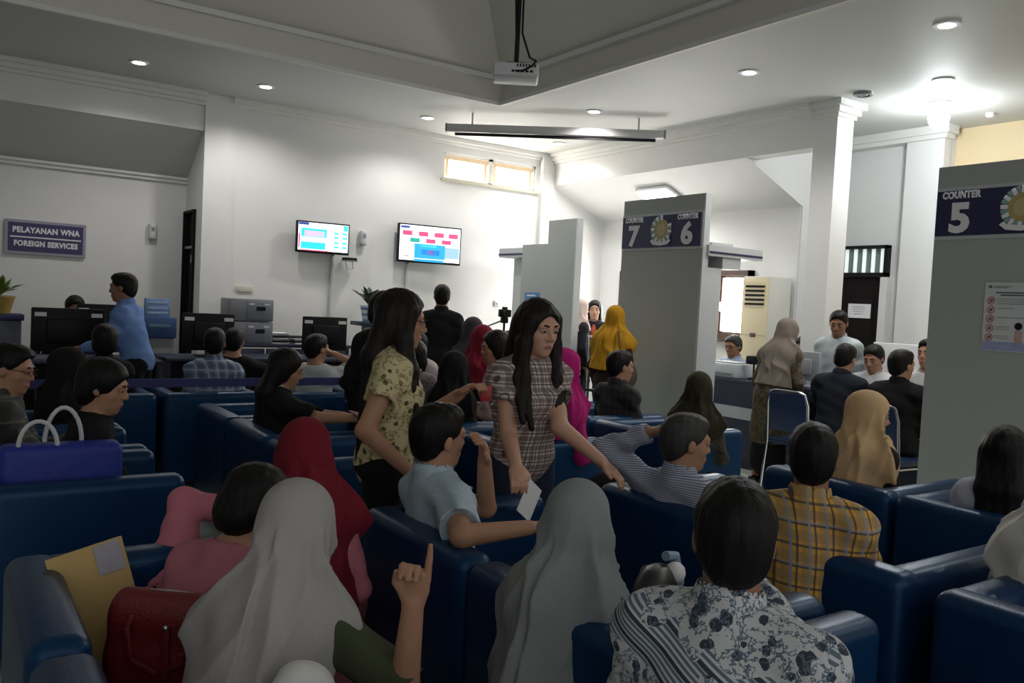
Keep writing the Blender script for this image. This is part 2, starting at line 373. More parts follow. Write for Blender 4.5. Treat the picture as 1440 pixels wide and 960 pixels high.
# rolled projection screen across the corner
A = Vector((4.90, 8.72, 3.58)); B = Vector((6.86, 7.12, 3.58)); ln = (B - A).length
t = thing('projection_screen', 'long grey rolled up projection screen housing below the ceiling', 'screen', (A + B) / 2, math.degrees(math.atan2(B.y - A.y, B.x - A.x)))
MB().box(-ln / 2, ln / 2, -.05, .05, -.045, .045, bev=.012).build('housing', mat('pale grey metal', (.50, .50, .50), .4, .04, 8), t)
MB().box(-ln / 2 + .1, ln / 2 - .1, -.015, .005, -.085, -.05).build('bottom_bar', M_dark, t)
for s in (-1, 1):
    MB().box(s * ln / 2 - .012, s * ln / 2 + .012, -.055, .055, -.05, .05, bev=.01).build('end_cap', M_grey, t)
    MB().box(s * (ln / 2 - .3) - .01, s * (ln / 2 - .3) + .01, -.01, .01, .045, CZ - 3.58).build('hanger', M_metal, t)
# ------------------------------------------------------------------ organic bodies: smooth unions sampled on a grid, meshed as one skin
V = lambda *a: np.array(a, float)
def nrm(v): return v / (np.linalg.norm(v) + 1e-9)
def prim_bounds(p):
    if p[0] == 'c':
        a, b, ra, rb = p[1:]; r = max(ra, rb); return np.minimum(a, b) - r, np.maximum(a, b) + r
    c, r, Rm = p[1:]; e = np.sqrt(((Rm.T * np.array(r)) ** 2).sum(1)); return c - e, c + e
def prim_dist(p, X, Y, Z):
    if p[0] == 'c':
        a, b, ra, rb = p[1:]; d = b - a; L2 = d @ d + 1e-12
        x, y, z = X - a[0], Y - a[1], Z - a[2]
        t = np.clip((x * d[0] + y * d[1] + z * d[2]) / L2, 0, 1)
        return np.sqrt((x - d[0] * t) ** 2 + (y - d[1] * t) ** 2 + (z - d[2] * t) ** 2) - (ra + (rb - ra) * t)
    c, r, Rm = p[1:]; x, y, z = X - c[0], Y - c[1], Z - c[2]
    q = [(x * Rm[i, 0] + y * Rm[i, 1] + z * Rm[i, 2]) for i in range(3)]
    k0 = np.sqrt(sum((q[i] / r[i]) ** 2 for i in range(3))) + 1e-9
    k1 = np.sqrt(sum((q[i] / r[i] ** 2) ** 2 for i in range(3))) + 1e-9
    return k0 * (k0 - 1) / k1
I3 = np.eye(3)
def cone(a, b, ra, rb=None): return ('c', np.array(a, float), np.array(b, float), ra, ra if rb is None else rb)
def ell(c, r, Rm=I3): return ('e', np.array(c, float), r, Rm)
def sdf_mesh(name, ops, h):
    """ops: ('u', prim, k) union, ('s', prim, k) carve, ('p', point, normal) keep the side below the plane, ('f', fn) displace"""
    bs = [prim_bounds(o[1]) for o in ops if o[0] == 'u']
    lo = np.min([b[0] for b in bs], 0) - 3 * h - .02; hi = np.max([b[1] for b in bs], 0) + 3 * h + .02
    n = np.ceil((hi - lo) / h).astype(int) + 1
    ax = [lo[i] + h * np.arange(n[i]) for i in range(3)]
    D = np.full(n, .3, np.float32)
    def sub(a, b):
        s = [slice(max(0, int((a[i] - lo[i]) / h)), min(n[i], int((b[i] - lo[i]) / h) + 2)) for i in range(3)]
        return tuple(s), ax[0][s[0]][:, None, None].astype(np.float32), ax[1][s[1]][None, :, None].astype(np.float32), ax[2][s[2]][None, None, :].astype(np.float32)
    for o in ops:
        if o[0] in 'us':
            k = o[2]; a, b = prim_bounds(o[1]); mg = k + 3.5 * h
            s, X, Y, Z = sub(a - mg, b + mg)
            d = prim_dist(o[1], X, Y, Z); E = D[s]
            if o[0] == 'u':
                if k > 0:
                    q = np.maximum(k - np.abs(E - d), 0) / k; D[s] = np.minimum(E, d) - q * q * k * .25
                else: D[s] = np.minimum(E, d)
            else:
                d = -d
                if k > 0:
                    q = np.maximum(k - np.abs(E - d), 0) / k; D[s] = np.maximum(E, d) + q * q * k * .25
                else: D[s] = np.maximum(E, d)
        elif o[0] == 'p':
            c, nn = o[1], nrm(o[2])
            X, Y, Z = ax[0][:, None, None], ax[1][None, :, None], ax[2][None, None, :]
            D = np.maximum(D, ((X - c[0]) * nn[0] + (Y - c[1]) * nn[1] + (Z - c[2]) * nn[2]).astype(np.float32))
        else:
            ix = np.nonzero(np.abs(D) < .05)
            D[ix] += o[1](ax[0][ix[0]], ax[1][ix[1]], ax[2][ix[2]]).astype(np.float32)
    ins = D < 0
    c8 = [(i, j, k) for i in (0, 1) for j in (0, 1) for k in (0, 1)]
    m = [x - 1 for x in n]
    cnt = np.zeros(m, np.uint8)
    for i, j, k in c8: cnt += ins[i:i + m[0], j:j + m[1], k:k + m[2]]
    act = (cnt > 0) & (cnt < 8)
    ci = np.argwhere(act); N = len(ci)
    idx = np.full(m, -1, np.int32); idx[act] = np.arange(N)
    vals = np.stack([D[ci[:, 0] + i, ci[:, 1] + j, ci[:, 2] + k] for i, j, k in c8], 1)
    acc = np.zeros((N, 3)); num = np.zeros(N)
    for a in range(8):
        for b in range(a + 1, 8):
            pa, pb = np.array(c8[a]), np.array(c8[b])
            if np.abs(pa - pb).sum() != 1: continue
            va, vb = vals[:, a], vals[:, b]; cr = (va < 0) != (vb < 0)
            t = np.where(cr, va / np.where(cr, va - vb, 1), 0)
            acc += np.where(cr[:, None], pa + (pb - pa) * t[:, None], 0); num += cr
    P = lo + (ci + acc / num[:, None]) * h
    quads = []
    for axn in range(3):
        s0 = [slice(None)] * 3; s1 = [slice(None)] * 3; s0[axn] = slice(0, n[axn] - 1); s1[axn] = slice(1, n[axn])
        a, b = ins[tuple(s0)], ins[tuple(s1)]
        e = np.argwhere(a != b); u, v = [(1, 2), (2, 0), (0, 1)][axn]
        ok = (e[:, u] > 0) & (e[:, v] > 0) & (e[:, u] < n[u] - 1) & (e[:, v] < n[v] - 1); e = e[ok]
        q = []
        for du, dv in ((-1, -1), (0, -1), (0, 0), (-1, 0)):
            g = e.copy(); g[:, u] += du; g[:, v] += dv; q.append(idx[g[:, 0], g[:, 1], g[:, 2]])
        q = np.stack(q, 1); fl = b[e[:, 0], e[:, 1], e[:, 2]]; q[fl] = q[fl][:, ::-1]; quads.append(q)
    Q = np.concatenate(quads)
    me = bpy.data.meshes.new(name)
    me.vertices.add(N); me.vertices.foreach_set('co', P.ravel())
    me.loops.add(len(Q) * 4); me.loops.foreach_set('vertex_index', Q.ravel())
    me.polygons.add(len(Q)); me.polygons.foreach_set('loop_start', np.arange(len(Q)) * 4)
    me.polygons.foreach_set('use_smooth', np.ones(len(Q), bool))
    me.update(calc_edges=True)
    return me

# ------------------------------------------------------------------ people
M_skin = {k: mat('skin ' + k, c, .55, .07, 20, .05, spec=.35, sub=.08) for k, c in dict(tan=(.40, .215, .135), deep=(.27, .135, .08), fair=(.52, .30, .21)).items()}
M_hair = mat('black hair', (.006, .005, .005), .5, .3, 60, .35, bscale=140, stretch=(1, 1, .12), spec=.18)
M_hairg = mat('greying hair', (.022, .021, .021), .6, .6, 90, .4, bscale=140, stretch=(1, 1, .2))
M_hairb = mat('dark brown hair', (.010, .006, .005), .5, .3, 60, .35, bscale=140, stretch=(1, 1, .12), spec=.2)
M_eye = mat('eye white', (.30, .26, .24), .3, .02, 9)
M_iris = mat('dark iris', (.012, .008, .006), .2, .1, 9)
M_lip = mat('lips', (.36, .12, .10), .5, .08, 30)
M_shoe = mat('black shoe', (.012, .011, .011), .4, .2, 20)
M_trs = cloth('black trousers', (.010, .010, .012)); M_jean = cloth('dark denim', (.022, .030, .055)); M_khaki = cloth('olive trousers', (.10, .095, .065))
PERSONS = []
def person(head, face, label, sex='m', pose='sit', top=None, bottom=None, skin='tan', hair='short', hmat=None, hijab=None, hyaw=0., hpitch=0., hroll=0.,
           lean=4., side=0., hands=None, poles=(None, None), grips=('rest', 'rest'), sleeve=.5, collar=True, coll_mat=None, skirt=None, h=.012, seat=.42, drop=.30, open_face=True,
           glasses=False, fold=.0055, bulk=1., group=None, size=None, hairlen=.4, tie=None, drape=1., long_top=0., bell=None, fringe=False):
    """head: world point of the top of the head; face: heading in degrees from +x; hands: wrist targets in the person's own frame (metres) or world points marked 'w'"""
    hx, hy, hz = head
    la, sd = R(lean), R(side)
    up = nrm(V(math.sin(sd), math.sin(la), math.cos(la) * math.cos(sd)))
    rt = nrm(V(1, 0, 0) - up * up[0]); fw = np.cross(up, rt)
    ya, pi_, ro = R(hyaw), R(hpitch), R(hroll)
    hf = nrm(V(-math.sin(ya) * math.cos(pi_), math.cos(ya) * math.cos(pi_), math.sin(pi_)))
    hr = nrm(np.cross(hf, V(0, 0, 1))); hu = np.cross(hr, hf)
    hr, hu = hr * math.cos(ro) + hu * math.sin(ro), hu * math.cos(ro) - hr * math.sin(ro)
    rel = up * .53 + hu * .235 + hf * .012       # pelvis to crown for a body of scale 1
    base = seat + .09 if pose == 'sit' else None
    if size: s = size
    elif pose == 'sit': s = min(1.10, max(.90 if sex == 'f' else .95, (hz - base) / rel[2]))
    else: s = min(1.12, max(.6, hz / (.90 + rel[2])))
    zp = hz - rel[2] * s
    pel = V(0, 0, zp)
    hs = s ** .6 * 1.06
    rz = R(face - 90); cz_, sz_ = math.cos(rz), math.sin(rz)
    off = rel * s
    root = thing('person', label, 'person', (hx - (off[0] * cz_ - off[1] * sz_), hy - (off[0] * sz_ + off[1] * cz_), 0), face - 90, group)
    PERSONS.append((root, zp, s))
    rx, ry = root.location.x, root.location.y
    def loc(p):
        if p[0] == 'w':
            dx, dy = p[1] - rx, p[2] - ry
            return V(dx * cz_ + dy * sz_, -dx * sz_ + dy * cz_, p[3])
        return V(*p)
    S = lambda v: v * s
    neck = pel + S(up * .47); chest = pel + S(up * .30 + fw * .01); abd = pel + S(up * .13)
    hc = pel + S(up * .53) + (hu * .12 + hf * .012) * s
    hR = np.array([hr, hf, hu]); tR = np.array([rt, fw, up])
    P = lambda x, y, z: hc + (hr * x + hf * y + hu * z) * hs
    shw = (.158 if sex == 'm' else .140) * s * bulk
    sh = [neck - S(up * .055) + rt * q * shw for q in (-1, 1)]
    # arms by two-bone reach
    L1, L2 = .285 * s, .25 * s
    arms = []
    for i, q in enumerate((-1, 1)):
        if hands and hands[i] is not None: wr = loc(hands[i])
        elif pose == 'sit': wr = pel + V(q * .10, .30, .13) * s
        else: wr = sh[i] + V(q * .05, .05, -.50) * s
        d = wr - sh[i]; L = np.linalg.norm(d)
        if L > (L1 + L2) * .985: wr = sh[i] + d * ((L1 + L2) * .985 / L); d = wr - sh[i]; L = np.linalg.norm(d)
        a = (L1 * L1 - L2 * L2 + L * L) / (2 * L); hh = math.sqrt(max(1e-6, L1 * L1 - a * a)); dn = d / L
        po = V(*poles[i]) if poles[i] is not None else V(q * .5, -.45, -1)
        po = nrm(po - dn * (po @ dn))
        arms.append((sh[i], sh[i] + dn * a + po * hh, wr))
    # legs
    legs = []
    for q in (-1, 1):
        hp = pel + rt * q * .09 * s - V(0, 0, .03 * s)
        if pose == 'sit':
            kn = V(q * .13 * s, .40 * s, zp - .01); an = V(q * .12 * s, .44 * s, .09)
        else:
            kn = V(q * .10 * s, hp[1] * .5 + .03, zp * .52); an = V(q * .11 * s, -.02, .09)
        legs.append((hp, kn, an))
    b = bulk
    torso = [(ell(pel, (.160 * s * b, .118 * s * b, .13 * s), tR), .06), (ell(abd + fw * .01 * b, (.142 * s * b, .108 * s * b, .17 * s), tR), .06), (ell(chest, (.158 * s * b, .112 * s * b, .19 * s), tR), .06)]
    if sex == 'f': torso += [(ell(chest + S(rt * q * .065 + fw * .085 + up * .0), (.058 * s, .05 * s, .058 * s)), .04) for q in (-1, 1)]
    torso += [(cone(neck - S(up * .01) + rt * q * .03 * s, sh[i], .062 * s, .056 * s), .06) for i, q in enumerate((-1, 1))]
    nr = (.055 if sex == 'm' else .045) * hs
    neckp = cone(neck - S(up * .04), P(0, -.02, -.06), nr * 1.15, nr)
    skull = [(ell(P(0, -.014, .032), (.074 * hs, .094 * hs, .083 * hs), hR), .02), (ell(P(0, .022, -.028), (.060 * hs, .068 * hs, .084 * hs), hR), .03), (ell(P(0, .036, -.078), (.042 * hs, .044 * hs, .034 * hs), hR), .03)]
    ops = [('u', p, k) for p, k in torso]
    ops.append(('u', neckp, .03))
    for a, e, wr in arms:
        ops += [('u', cone(a, e, .050 * s * b, .040 * s), .03), ('u', cone(e, wr, .041 * s, .028 * s), .015)]
    for hp, kn, an in legs:
        ops += [('u', cone(hp, kn, .082 * s * b, .056 * s), .04), ('u', cone(kn, an, .055 * s, .036 * s), .02), ('u', cone(an - V(0, .03, .035), an + V(0, .14, -.06), .035, .026), .02)]
    ops += [('u', p, k) for p, k in skull]
    for q in (-1, 1):
        ops += [('u', ell(P(q * .036, .052, -.026), (.024 * hs, .022 * hs, .024 * hs), hR), .02),
                ('u', ell(P(q * .075, -.008, -.008), (.009 * hs, .019 * hs, .031 * hs), hR), .006)]
    ops += [('u', cone(P(-.04, .074, .022), P(.04, .074, .022), .013 * hs), .02), ('u', ell(P(0, .067, -.098), (.020 * hs, .017 * hs, .015 * hs), hR), .02),
            ('s', ell(P(-.031, .094, .002), (.017 * hs, .014 * hs, .011 * hs), hR), .012), ('s', ell(P(.031, .094, .002), (.017 * hs, .014 * hs, .011 * hs), hR), .012),
            ('u', cone(P(0, .085, .012), P(0, .104, -.028), .0075 * hs, .0115 * hs), .012), ('u', ell(P(-.013, .094, -.034), (.008 * hs,) * 3), .008), ('u', ell(P(.013, .094, -.034), (.008 * hs,) * 3), .008),
            ('u', ell(P(0, .082, -.064), (.023 * hs, .011 * hs, .0135 * hs), hR), .012)]
    for i, (a, e, wr) in enumerate(arms):
        f1 = nrm(wr - e); q = (-1, 1)[i]
        sdv = nrm(np.cross(f1, V(0, 0, 1) if abs(f1[2]) < .85 else V(0, 1, 0)))
        nv = np.cross(sdv, f1)
        if nv[2] > 0: nv = -nv
        k = hs; g = grips[i]
        pc = wr + f1 * .045 * k
        ops.append(('u', ell(pc, (.037 * k, .050 * k, .016 * k), np.array([sdv, f1, nv])), .018))
        thumb_side = sdv * (1 if (sdv[0] * q) < 0 else -1)
        for fi, (o_, ln) in enumerate(((-.027, .062), (-.009, .072), (.009, .068), (.027, .054))):
            o_ = o_ * (1 if thumb_side @ sdv < 0 else -1) * -1
            st = wr + f1 * .085 * k + sdv * o_ * k
            if g == 'point' and fi == 0: m1 = st + f1 * .032 * k; e1 = m1 + f1 * .034 * k
            elif g in ('fist', 'point'): m1 = st + (f1 * .018 + nv * .026) * k; e1 = m1 + (-f1 * .026 + nv * .012) * k
            elif g == 'hold': m1 = st + (f1 * .028 + nv * .016) * k; e1 = m1 + (f1 * .006 + nv * .026) * k
            else: m1 = st + (f1 * .9 + nv * .35) * ln * .5 * k; e1 = m1 + (f1 * .7 + nv * .7) * ln * .45 * k
            rr = .0088 * k
            ops += [('u', cone(st - f1 * .02 * k, m1, rr * 1.1, rr), .006), ('u', cone(m1, e1, rr, rr * .85), .004)]
        t0 = wr + f1 * .02 * k + thumb_side * .024 * k; t1 = t0 + (f1 * .03 + thumb_side * .020 + nv * .008) * k; t2 = t1 + (f1 * .03 + nv * .008) * k
        ops += [('u', cone(t0, t1, .012 * k, .0105 * k), .012), ('u', cone(t1, t2, .010 * k, .008 * k), .004)]
    link('body', sdf_mesh('body', ops, h), M_skin[skin], root)
    # face details
    if h < .02:
        for q in (-1, 1):
            eb = MB().ball(P(q * .031, .0765, .002), .0125 * hs, 12).build('eye', M_eye, root)
            MB().ball(P(q * .031, .0765, .002) + (hf * .0062 - hu * .001) * hs, .0076 * hs, 10).build('iris', M_iris, eb)
            MB().tube([P(q * .014, .0905, .023), P(q * .03, .0905, .0275), P(q * .047, .078, .024)], .0046 * hs, 6, .0028 * hs).build('eyebrow', M_hair, root)
            MB().tube([P(q * .017, .0865, .0060), P(q * .031, .0890, .0095), P(q * .047, .078, .0045)], .0040 * hs, 6).build('eyelid', M_skin[skin], root)
        link('lips', sdf_mesh('lips', [('u', cone(P(-.019, .087, -.0625), P(0, .0925, -.0595), .0035 * hs, .0055 * hs), .003), ('u', cone(P(.019, .087, -.0625), P(0, .0925, -.0595), .0035 * hs, .0055 * hs), .003), ('u', cone(P(-.013, .088, -.069), P(.013, .088, -.069), .0062 * hs), .003)], min(h, .004) if h < .01 else .005), M_lip, root)
    # clothes
    e = .012 if hijab is None else .007
    if hijab is not None: fold = min(fold, .003)
    rnd = random.random() * 6
    def folds(X, Y, Z): return fold * (np.sin(X * 31 + Z * 17 + rnd) * np.sin(Y * 27 - Z * 23 + rnd * 2) + .6 * np.sin(Z * 55 + X * 21 + 3 * np.sin(Y * 19 + rnd)))
    grow = lambda p, e: ('c', p[1], p[2], p[3] + e, p[4] + e) if p[0] == 'c' else ('e', p[1], tuple(r + e for r in p[2]), p[3])
    g = []
    for a, el_, wr in arms:
        if sleeve <= .62:
            c = a + (el_ - a) * min(1, sleeve / .55); dd = nrm(el_ - a)
            g += [('u', cone(a, c, .050 * s * b + e + .004, .047 * s + e + .012), 0)]
        else:
            t = min(1, (sleeve - .5) / .5); en = el_ + (wr - el_) * t
            g += [('u', cone(a, el_, .050 * s * b + e, .044 * s + e), 0), ('u', cone(el_, en, .044 * s + e, .034 * s + e), .02)]
    if bell is not None:
        for i in bell:
            a, el_, wr = arms[i]; g += [('u', cone(el_, wr + nrm(wr - el_) * .05, .05 * s, .095 * s), .03)]
    g.append(('f', folds))
    for i, (a, el_, wr) in enumerate(arms):
        if sleeve <= .62:
            c = a + (el_ - a) * min(1, sleeve / .55); dd = nrm(el_ - a)
            g.append(('s', cone(c + dd * .05, c + dd * .12, .075 * s + e), 0))
        else:
            t = min(1, (sleeve - .5) / .5); en = el_ + (wr - el_) * t; dd = nrm(wr - el_)
            if bell is not None and i in bell: g.append(('s', cone(wr + dd * .03, wr + dd * .2, .075 * s, .12 * s), 0))
            else: g.append(('s', cone(en + dd * .03, en + dd * .08, .045 * s), 0))
    g += [('u', grow(p, e), k) for p, k in torso]
    if long_top:
        if pose == 'sit': g += [('u', cone(pel, pel + V(0, .2, -.02), .165 * s * b, .13 * s), .05)]
        else: g += [('u', cone(pel, pel - V(0, 0, long_top), .165 * s * b, .19 * s), .05)]
    else: g.append(('p', pel - S(up * (.07 if pose == 'sit' else .10)), -up))
    g.append(('f', lambda X, Y, Z: .5 * folds(X, Y, Z)))
    g.append(('s', cone(neck + S(up * .018), neck + S(up * .14), nr * 1.15 + .004, nr * 1.6 + .02), .004))
    tm = top or cloth('white', (.6, .6, .6))
    link('shirt', sdf_mesh('shirt', g, h), tm, root)
    if collar and not hijab:
        cg = [('u', cone(neck - S(up * .01), neck + S(up * .045 - fw * .006), nr * 1.15 + .024, nr * 1.1 + .014), 0), ('s', cone(neck - S(up * .08), neck + S(up * .12), nr * 1.12 + .003), 0), ('s', ell(neck + S(fw * .085 + up * .05), (.03, .05, .05)), 0)]
        link('collar', sdf_mesh('collar', cg, min(h, .008)), coll_mat or tm, root)
    bm_ = bottom or M_trs
    if skirt:
        if pose == 'sit': sk = [('u', grow(torso[0][0], .014), .05)] + [('u', cone(hp, kn, .11 * s, .10 * s), .08) for hp, kn, an in legs] + [('u', cone(kn, an - V(0, 0, .02), .10 * s, .11 * s), .08) for hp, kn, an in legs]
        else: sk = [('u', grow(torso[0][0], .014), .05), ('u', cone(pel, V(0, 0, .24), .15 * s, .16), .06), ('p', V(0, 0, .06), V(0, 0, -1))]
        link('skirt', sdf_mesh('skirt', sk + [('f', folds)], h * 1.15), skirt, root)
    else:
        tg = [('u', grow(torso[0][0], .009), .05)]
        for hp, kn, an in legs: tg += [('u', cone(hp, kn, .082 * s * b + .012, .062 * s + .012), .03), ('u', cone(kn, an, .060 * s + .010, .048 * s + .012), .02)]
        tg += [('f', folds), ('p', pel + S(up * .05), up)]
        link('trousers', sdf_mesh('trousers', tg, h * 1.15), bm_, root)
    for hp, kn, an in legs:
        link('shoe', sdf_mesh('shoe', [('u', cone(an + V(0, -.035, -.045), an + V(0, .05, -.045), .046, .044), .02), ('u', ell(an + V(0, .12, -.055), (.047, .085, .035)), .03), ('p', V(0, 0, .003), V(0, 0, -1))], .012), M_shoe, root)
    hm = hmat or M_hair
    def strands(X, Y, Z): return .0022 * (np.sin(X * 150 + 1.2 * np.sin(Z * 9) + rnd) * np.sin(Y * 130 + 1.2 * np.sin(Z * 7)))
    if hijab is None:
        cap = [('u', ell(P(0, -.016, .036), (.083 * hs, .103 * hs, .090 * hs), hR), .02)]
        n_line = -hu + hf * .95; p_line = P(0, .02, .0)
        if hair == 'short':
            cap += [('u', ell(P(0, .035, .082), (.058 * hs, .052 * hs, .034 * hs), hR), .03), ('u', ell(P(0, -.050, -.020), (.070 * hs, .058 * hs, .072 * hs), hR), .03), ('f', strands), ('p', p_line, n_line), ('s', ell(P(0, .098, -.002), (.088 * hs, .060 * hs, .078 * hs), hR), .010)]
        elif hair == 'mop':
            cap = [('u', ell(P(0, -.016, .036), (.092 * hs, .112 * hs, .096 * hs), hR), .02), ('u', ell(P(0, -.06, -.03), (.085 * hs, .06 * hs, .075 * hs), hR), .03), ('f', strands), ('s', ell(P(0, .10, -.03), (.075 * hs, .075 * hs, .085 * hs), hR), .02)]
        else:
            L = hairlen * s
            cap = [('u', ell(P(0, -.016, .036), (.088 * hs, .108 * hs, .094 * hs), hR), .02)]
            bk = P(0, -.07, -.03); low = neck - fw * .115 * s - V(0, 0, L * .75)
            for q in (-1, 0, 1):
                cap.append(('u', cone(P(q * .05, -.06, .0), neck + rt * q * .055 * s - fw * .085 * s, .045 * hs, .048 * hs), .03))
                cap.append(('u', cone(neck + rt * q * .055 * s - fw * .085 * s, low + rt * q * .06 * s, .045 * hs, .030 * hs), .03))
            for q in (-1, 1): cap.append(('u', ell(P(q * .068, -.018, -.015), (.026 * hs, .055 * hs, .085 * hs), hR), .03))
            if hair == 'long':
                for q in (-1, 1):
                    a0 = P(q * .070, .030, .045); a1 = P(q * .082, .030, -.07); a2 = neck + rt * q * .085 * s + fw * .085 * s - V(0, 0, .04 * s); a3 = a2 + fw * .07 * s + V(0, 0, -L * .55) - rt * q * .015
                    cap += [('u', cone(a0, a1, .026 * hs, .026 * hs), .03), ('u', cone(a1, a2, .026 * hs, .026 * hs), .03), ('u', cone(a2, a3, .026 * hs, .012 * hs), .03), ('u', cone(a1 - hf * .02, a2 + rt * q * .035 - fw * .03, .026 * hs, .024 * hs), .03), ('u', cone(a2 + rt * q * .035 - fw * .03, a3 + rt * q * .045 + V(0, 0, .03), .024 * hs, .012 * hs), .03)]
            cap += [('f', strands), ('s', ell(P(0, .098, -.018), (.060 * hs, .068 * hs, .088 * hs), hR), .012), ('s', cone(P(0, .10, -.10), neck + fw * .12 * s, .05 * hs, .045 * s), .01)]
        if hair == 'bun': cap.append(('u', ell(P(0, -.12, .05), (.045 * hs,) * 3), .02))
        link('hair', sdf_mesh('hair', cap, min(h, .009)), hm, root)
    else:
        bw = .20 * drape
        hj = [('u', ell(P(0, -.012, .034), (.090 * hs, .112 * hs, .096 * hs), hR), .03), ('u', ell(P(0, .008, -.06), (.082 * hs, .088 * hs, .095 * hs), hR), .05),
              ('u', cone(P(0, -.02, -.05), neck - S(up * .0), .09 * hs, .10 * s), .05),
              ('u', ell(neck - S(up * .06) - fw * .005, (bw * s * bulk, .145 * s * drape, .13 * s), tR), .07), ('u', cone(neck - S(up * .08), neck - S(up * drop) - V(0, 0, 0), .165 * s * drape, .20 * s * drape), .05)]
        for q in (-1, 1): hj.append(('u', cone(neck + rt * q * .05 * s, sh[0 if q < 0 else 1] - S(up * .03), .075 * s, .078 * s), .06))
        zt = hc[2]
        def hfold(X, Y, Z):
            th = np.arctan2(X - hc[0], Y - hc[1]); dz = np.clip((zt - Z) / .25, 0, 1.3)
            
            rg = lambda u: (1 - np.abs(np.sin(u))) ** 2
            w1 = np.clip((zt + .06 - Z) / .16, 0, 1)
            return w1 * (.010 - .026 * rg(2.6 * th + 5 * (zt - Z) + rnd + .7 * np.sin(2 * th + 9 * Z)) - .014 * rg(4.3 * th - 9 * (zt - Z) + rnd * 3)) + .003 * np.sin(40 * X + 25 * Z + rnd) * dz
        hj += [('f', hfold), ('p', neck - S(up * (drop - .02)), -up + fw * .12)]
        if open_face: hj.append(('s', ell(P(0, .105, -.022), (.057 * hs, .075 * hs, .082 * hs), hR), .012))
        hjo = link('hijab', sdf_mesh('hijab', hj, h if h > .006 else .006), hijab, root)
        if fringe:  # loose threads along the lower hem
            co = np.empty(len(hjo.data.vertices) * 3); hjo.data.vertices.foreach_get('co', co); co = co.reshape(-1, 3)
            c0 = neck - S(up * (drop - .02)); nn = nrm(-up + fw * .12); dd = (co - c0) @ nn; rr = np.linalg.norm(co - c0 - dd[:, None] * nn, axis=1); th = np.arctan2((co - c0) @ rt, (co - c0) @ fw)
            low = dd > -.012; mb = MB()
            for k in range(150):
                a0 = -math.pi + 2 * math.pi * k / 150; sel = low & (np.abs(th - a0) < .05)
                if not sel.any(): continue
                i = np.nonzero(sel)[0][np.argmax(rr[sel])]; p = co[i]; out = nrm(p - c0)
                mb.tube([p - nn * .004, p + nn * .008 + out * .003, p + nn * random.uniform(.014, .024) + out * .006 + rt * random.uniform(-.004, .004)], .0012, 4, .0006)
            f_ = mb.build('fringe', hijab, hjo); f_['kind'] = 'stuff'
    if glasses:
        gl = MB()
        for q in (-1, 1):
            c = P(q * .033, .104, .002); gl.tube([c + (hr * math.cos(t) * .021 + hu * math.sin(t) * .016) * hs for t in np.linspace(0, 2 * math.pi, 15)], .0016, 5, cap=False)
            gl.tube([P(q * .054, .10, .006), P(q * .078, .03, .01), P(q * .08, -.01, .004)], .0016, 5)
        gl.tube([P(-.012, .106, .004), P(.012, .106, .004)], .0016, 5); gl.build('glasses', M_dark, root)
    if tie is not None:
        tg = MB(); c0 = neck + fw * .085 * s; tg.box(-.018, .018, -.006, .006, -.03, .0, bev=.004); 
        o = tg.build('neck_scarf', tie, root, tuple(c0 + fw * .05 * s))
        MB().box(-.028, .028, -.005, .005, -.16, -.03, bev=.004).build('scarf_end', tie, root, tuple(c0 + fw * .055 * s))
    return dict(root=root, P=P, arms=arms, s=s, pel=pel, neck=neck, up=up, fw=fw, rt=rt, loc=loc)
# ------------------------------------------------------------------ blue armchairs
def make_armchair():
    t = thing('armchair', 'x', 'armchair')
    H, D2, W2, T = .755, .40, .37, .13
    MB().box(-.27, .36, -.245, .245, .07, .30, bev=.02).build('base', M_leather, t)
    MB().box(-.28, .385, -.238, .238, .29, .44, bev=.045, seg=4).build('seat_cushion', M_leather, t)
    MB().box(-D2, -D2 + T + .01, -W2, W2, .06, H, bev=.048, seg=5).build('backrest', M_leather, t)
    for q in (-1, 1):
        o = MB().box(-D2 + .075, D2, q * (W2 - T) if q > 0 else -W2, W2 if q > 0 else -(W2 - T), .06, H - .004, bev=.048, seg=5).build('armrest', M_leather, t); o['arm_side'] = q
    for a in (-.33, .33):
        for b in (-.29, .29): MB().lathe([(.022, 0), (.028, .065)], (a, b, 0), 10).build('foot', M_metal, t)
    return t
proto = make_armchair()
cush = {q: MB().box(-.28, .385, -.238 if q < 0 else -.365, .365 if q < 0 else .238, .29, .44, bev=.045, seg=4).mesh('seat_cushion') for q in (-1, 1)}
base_me = {q: MB().box(-.27, .36, -.245 if q < 0 else -.36, .36 if q < 0 else .245, .07, .30, bev=.02).mesh('base') for q in (-1, 1)}
for m_ in (*cush.values(), *base_me.values()): m_.materials.append(M_leather)
def armchair(x, y, rz, label, only=0):  # only: +1 keeps just the far arm, -1 just the near arm of a two seat pair
    o = copy_tree(proto)
    if only:
        for c in list(o.children):
            if c.name.startswith('armrest') and c['arm_side'] != only: bpy.data.objects.remove(c)
            elif c.name.startswith('seat_cushion'): c.data = cush[only]
            elif c.name.startswith('base'): c.data = base_me[only]
    o.location = (x, y, 0); o.rotation_euler = (0, 0, R(rz)); o['label'] = label; o['group'] = 'blue leather tub armchairs in the waiting area'
XB = (.17, 1.35, 2.52, 3.70)
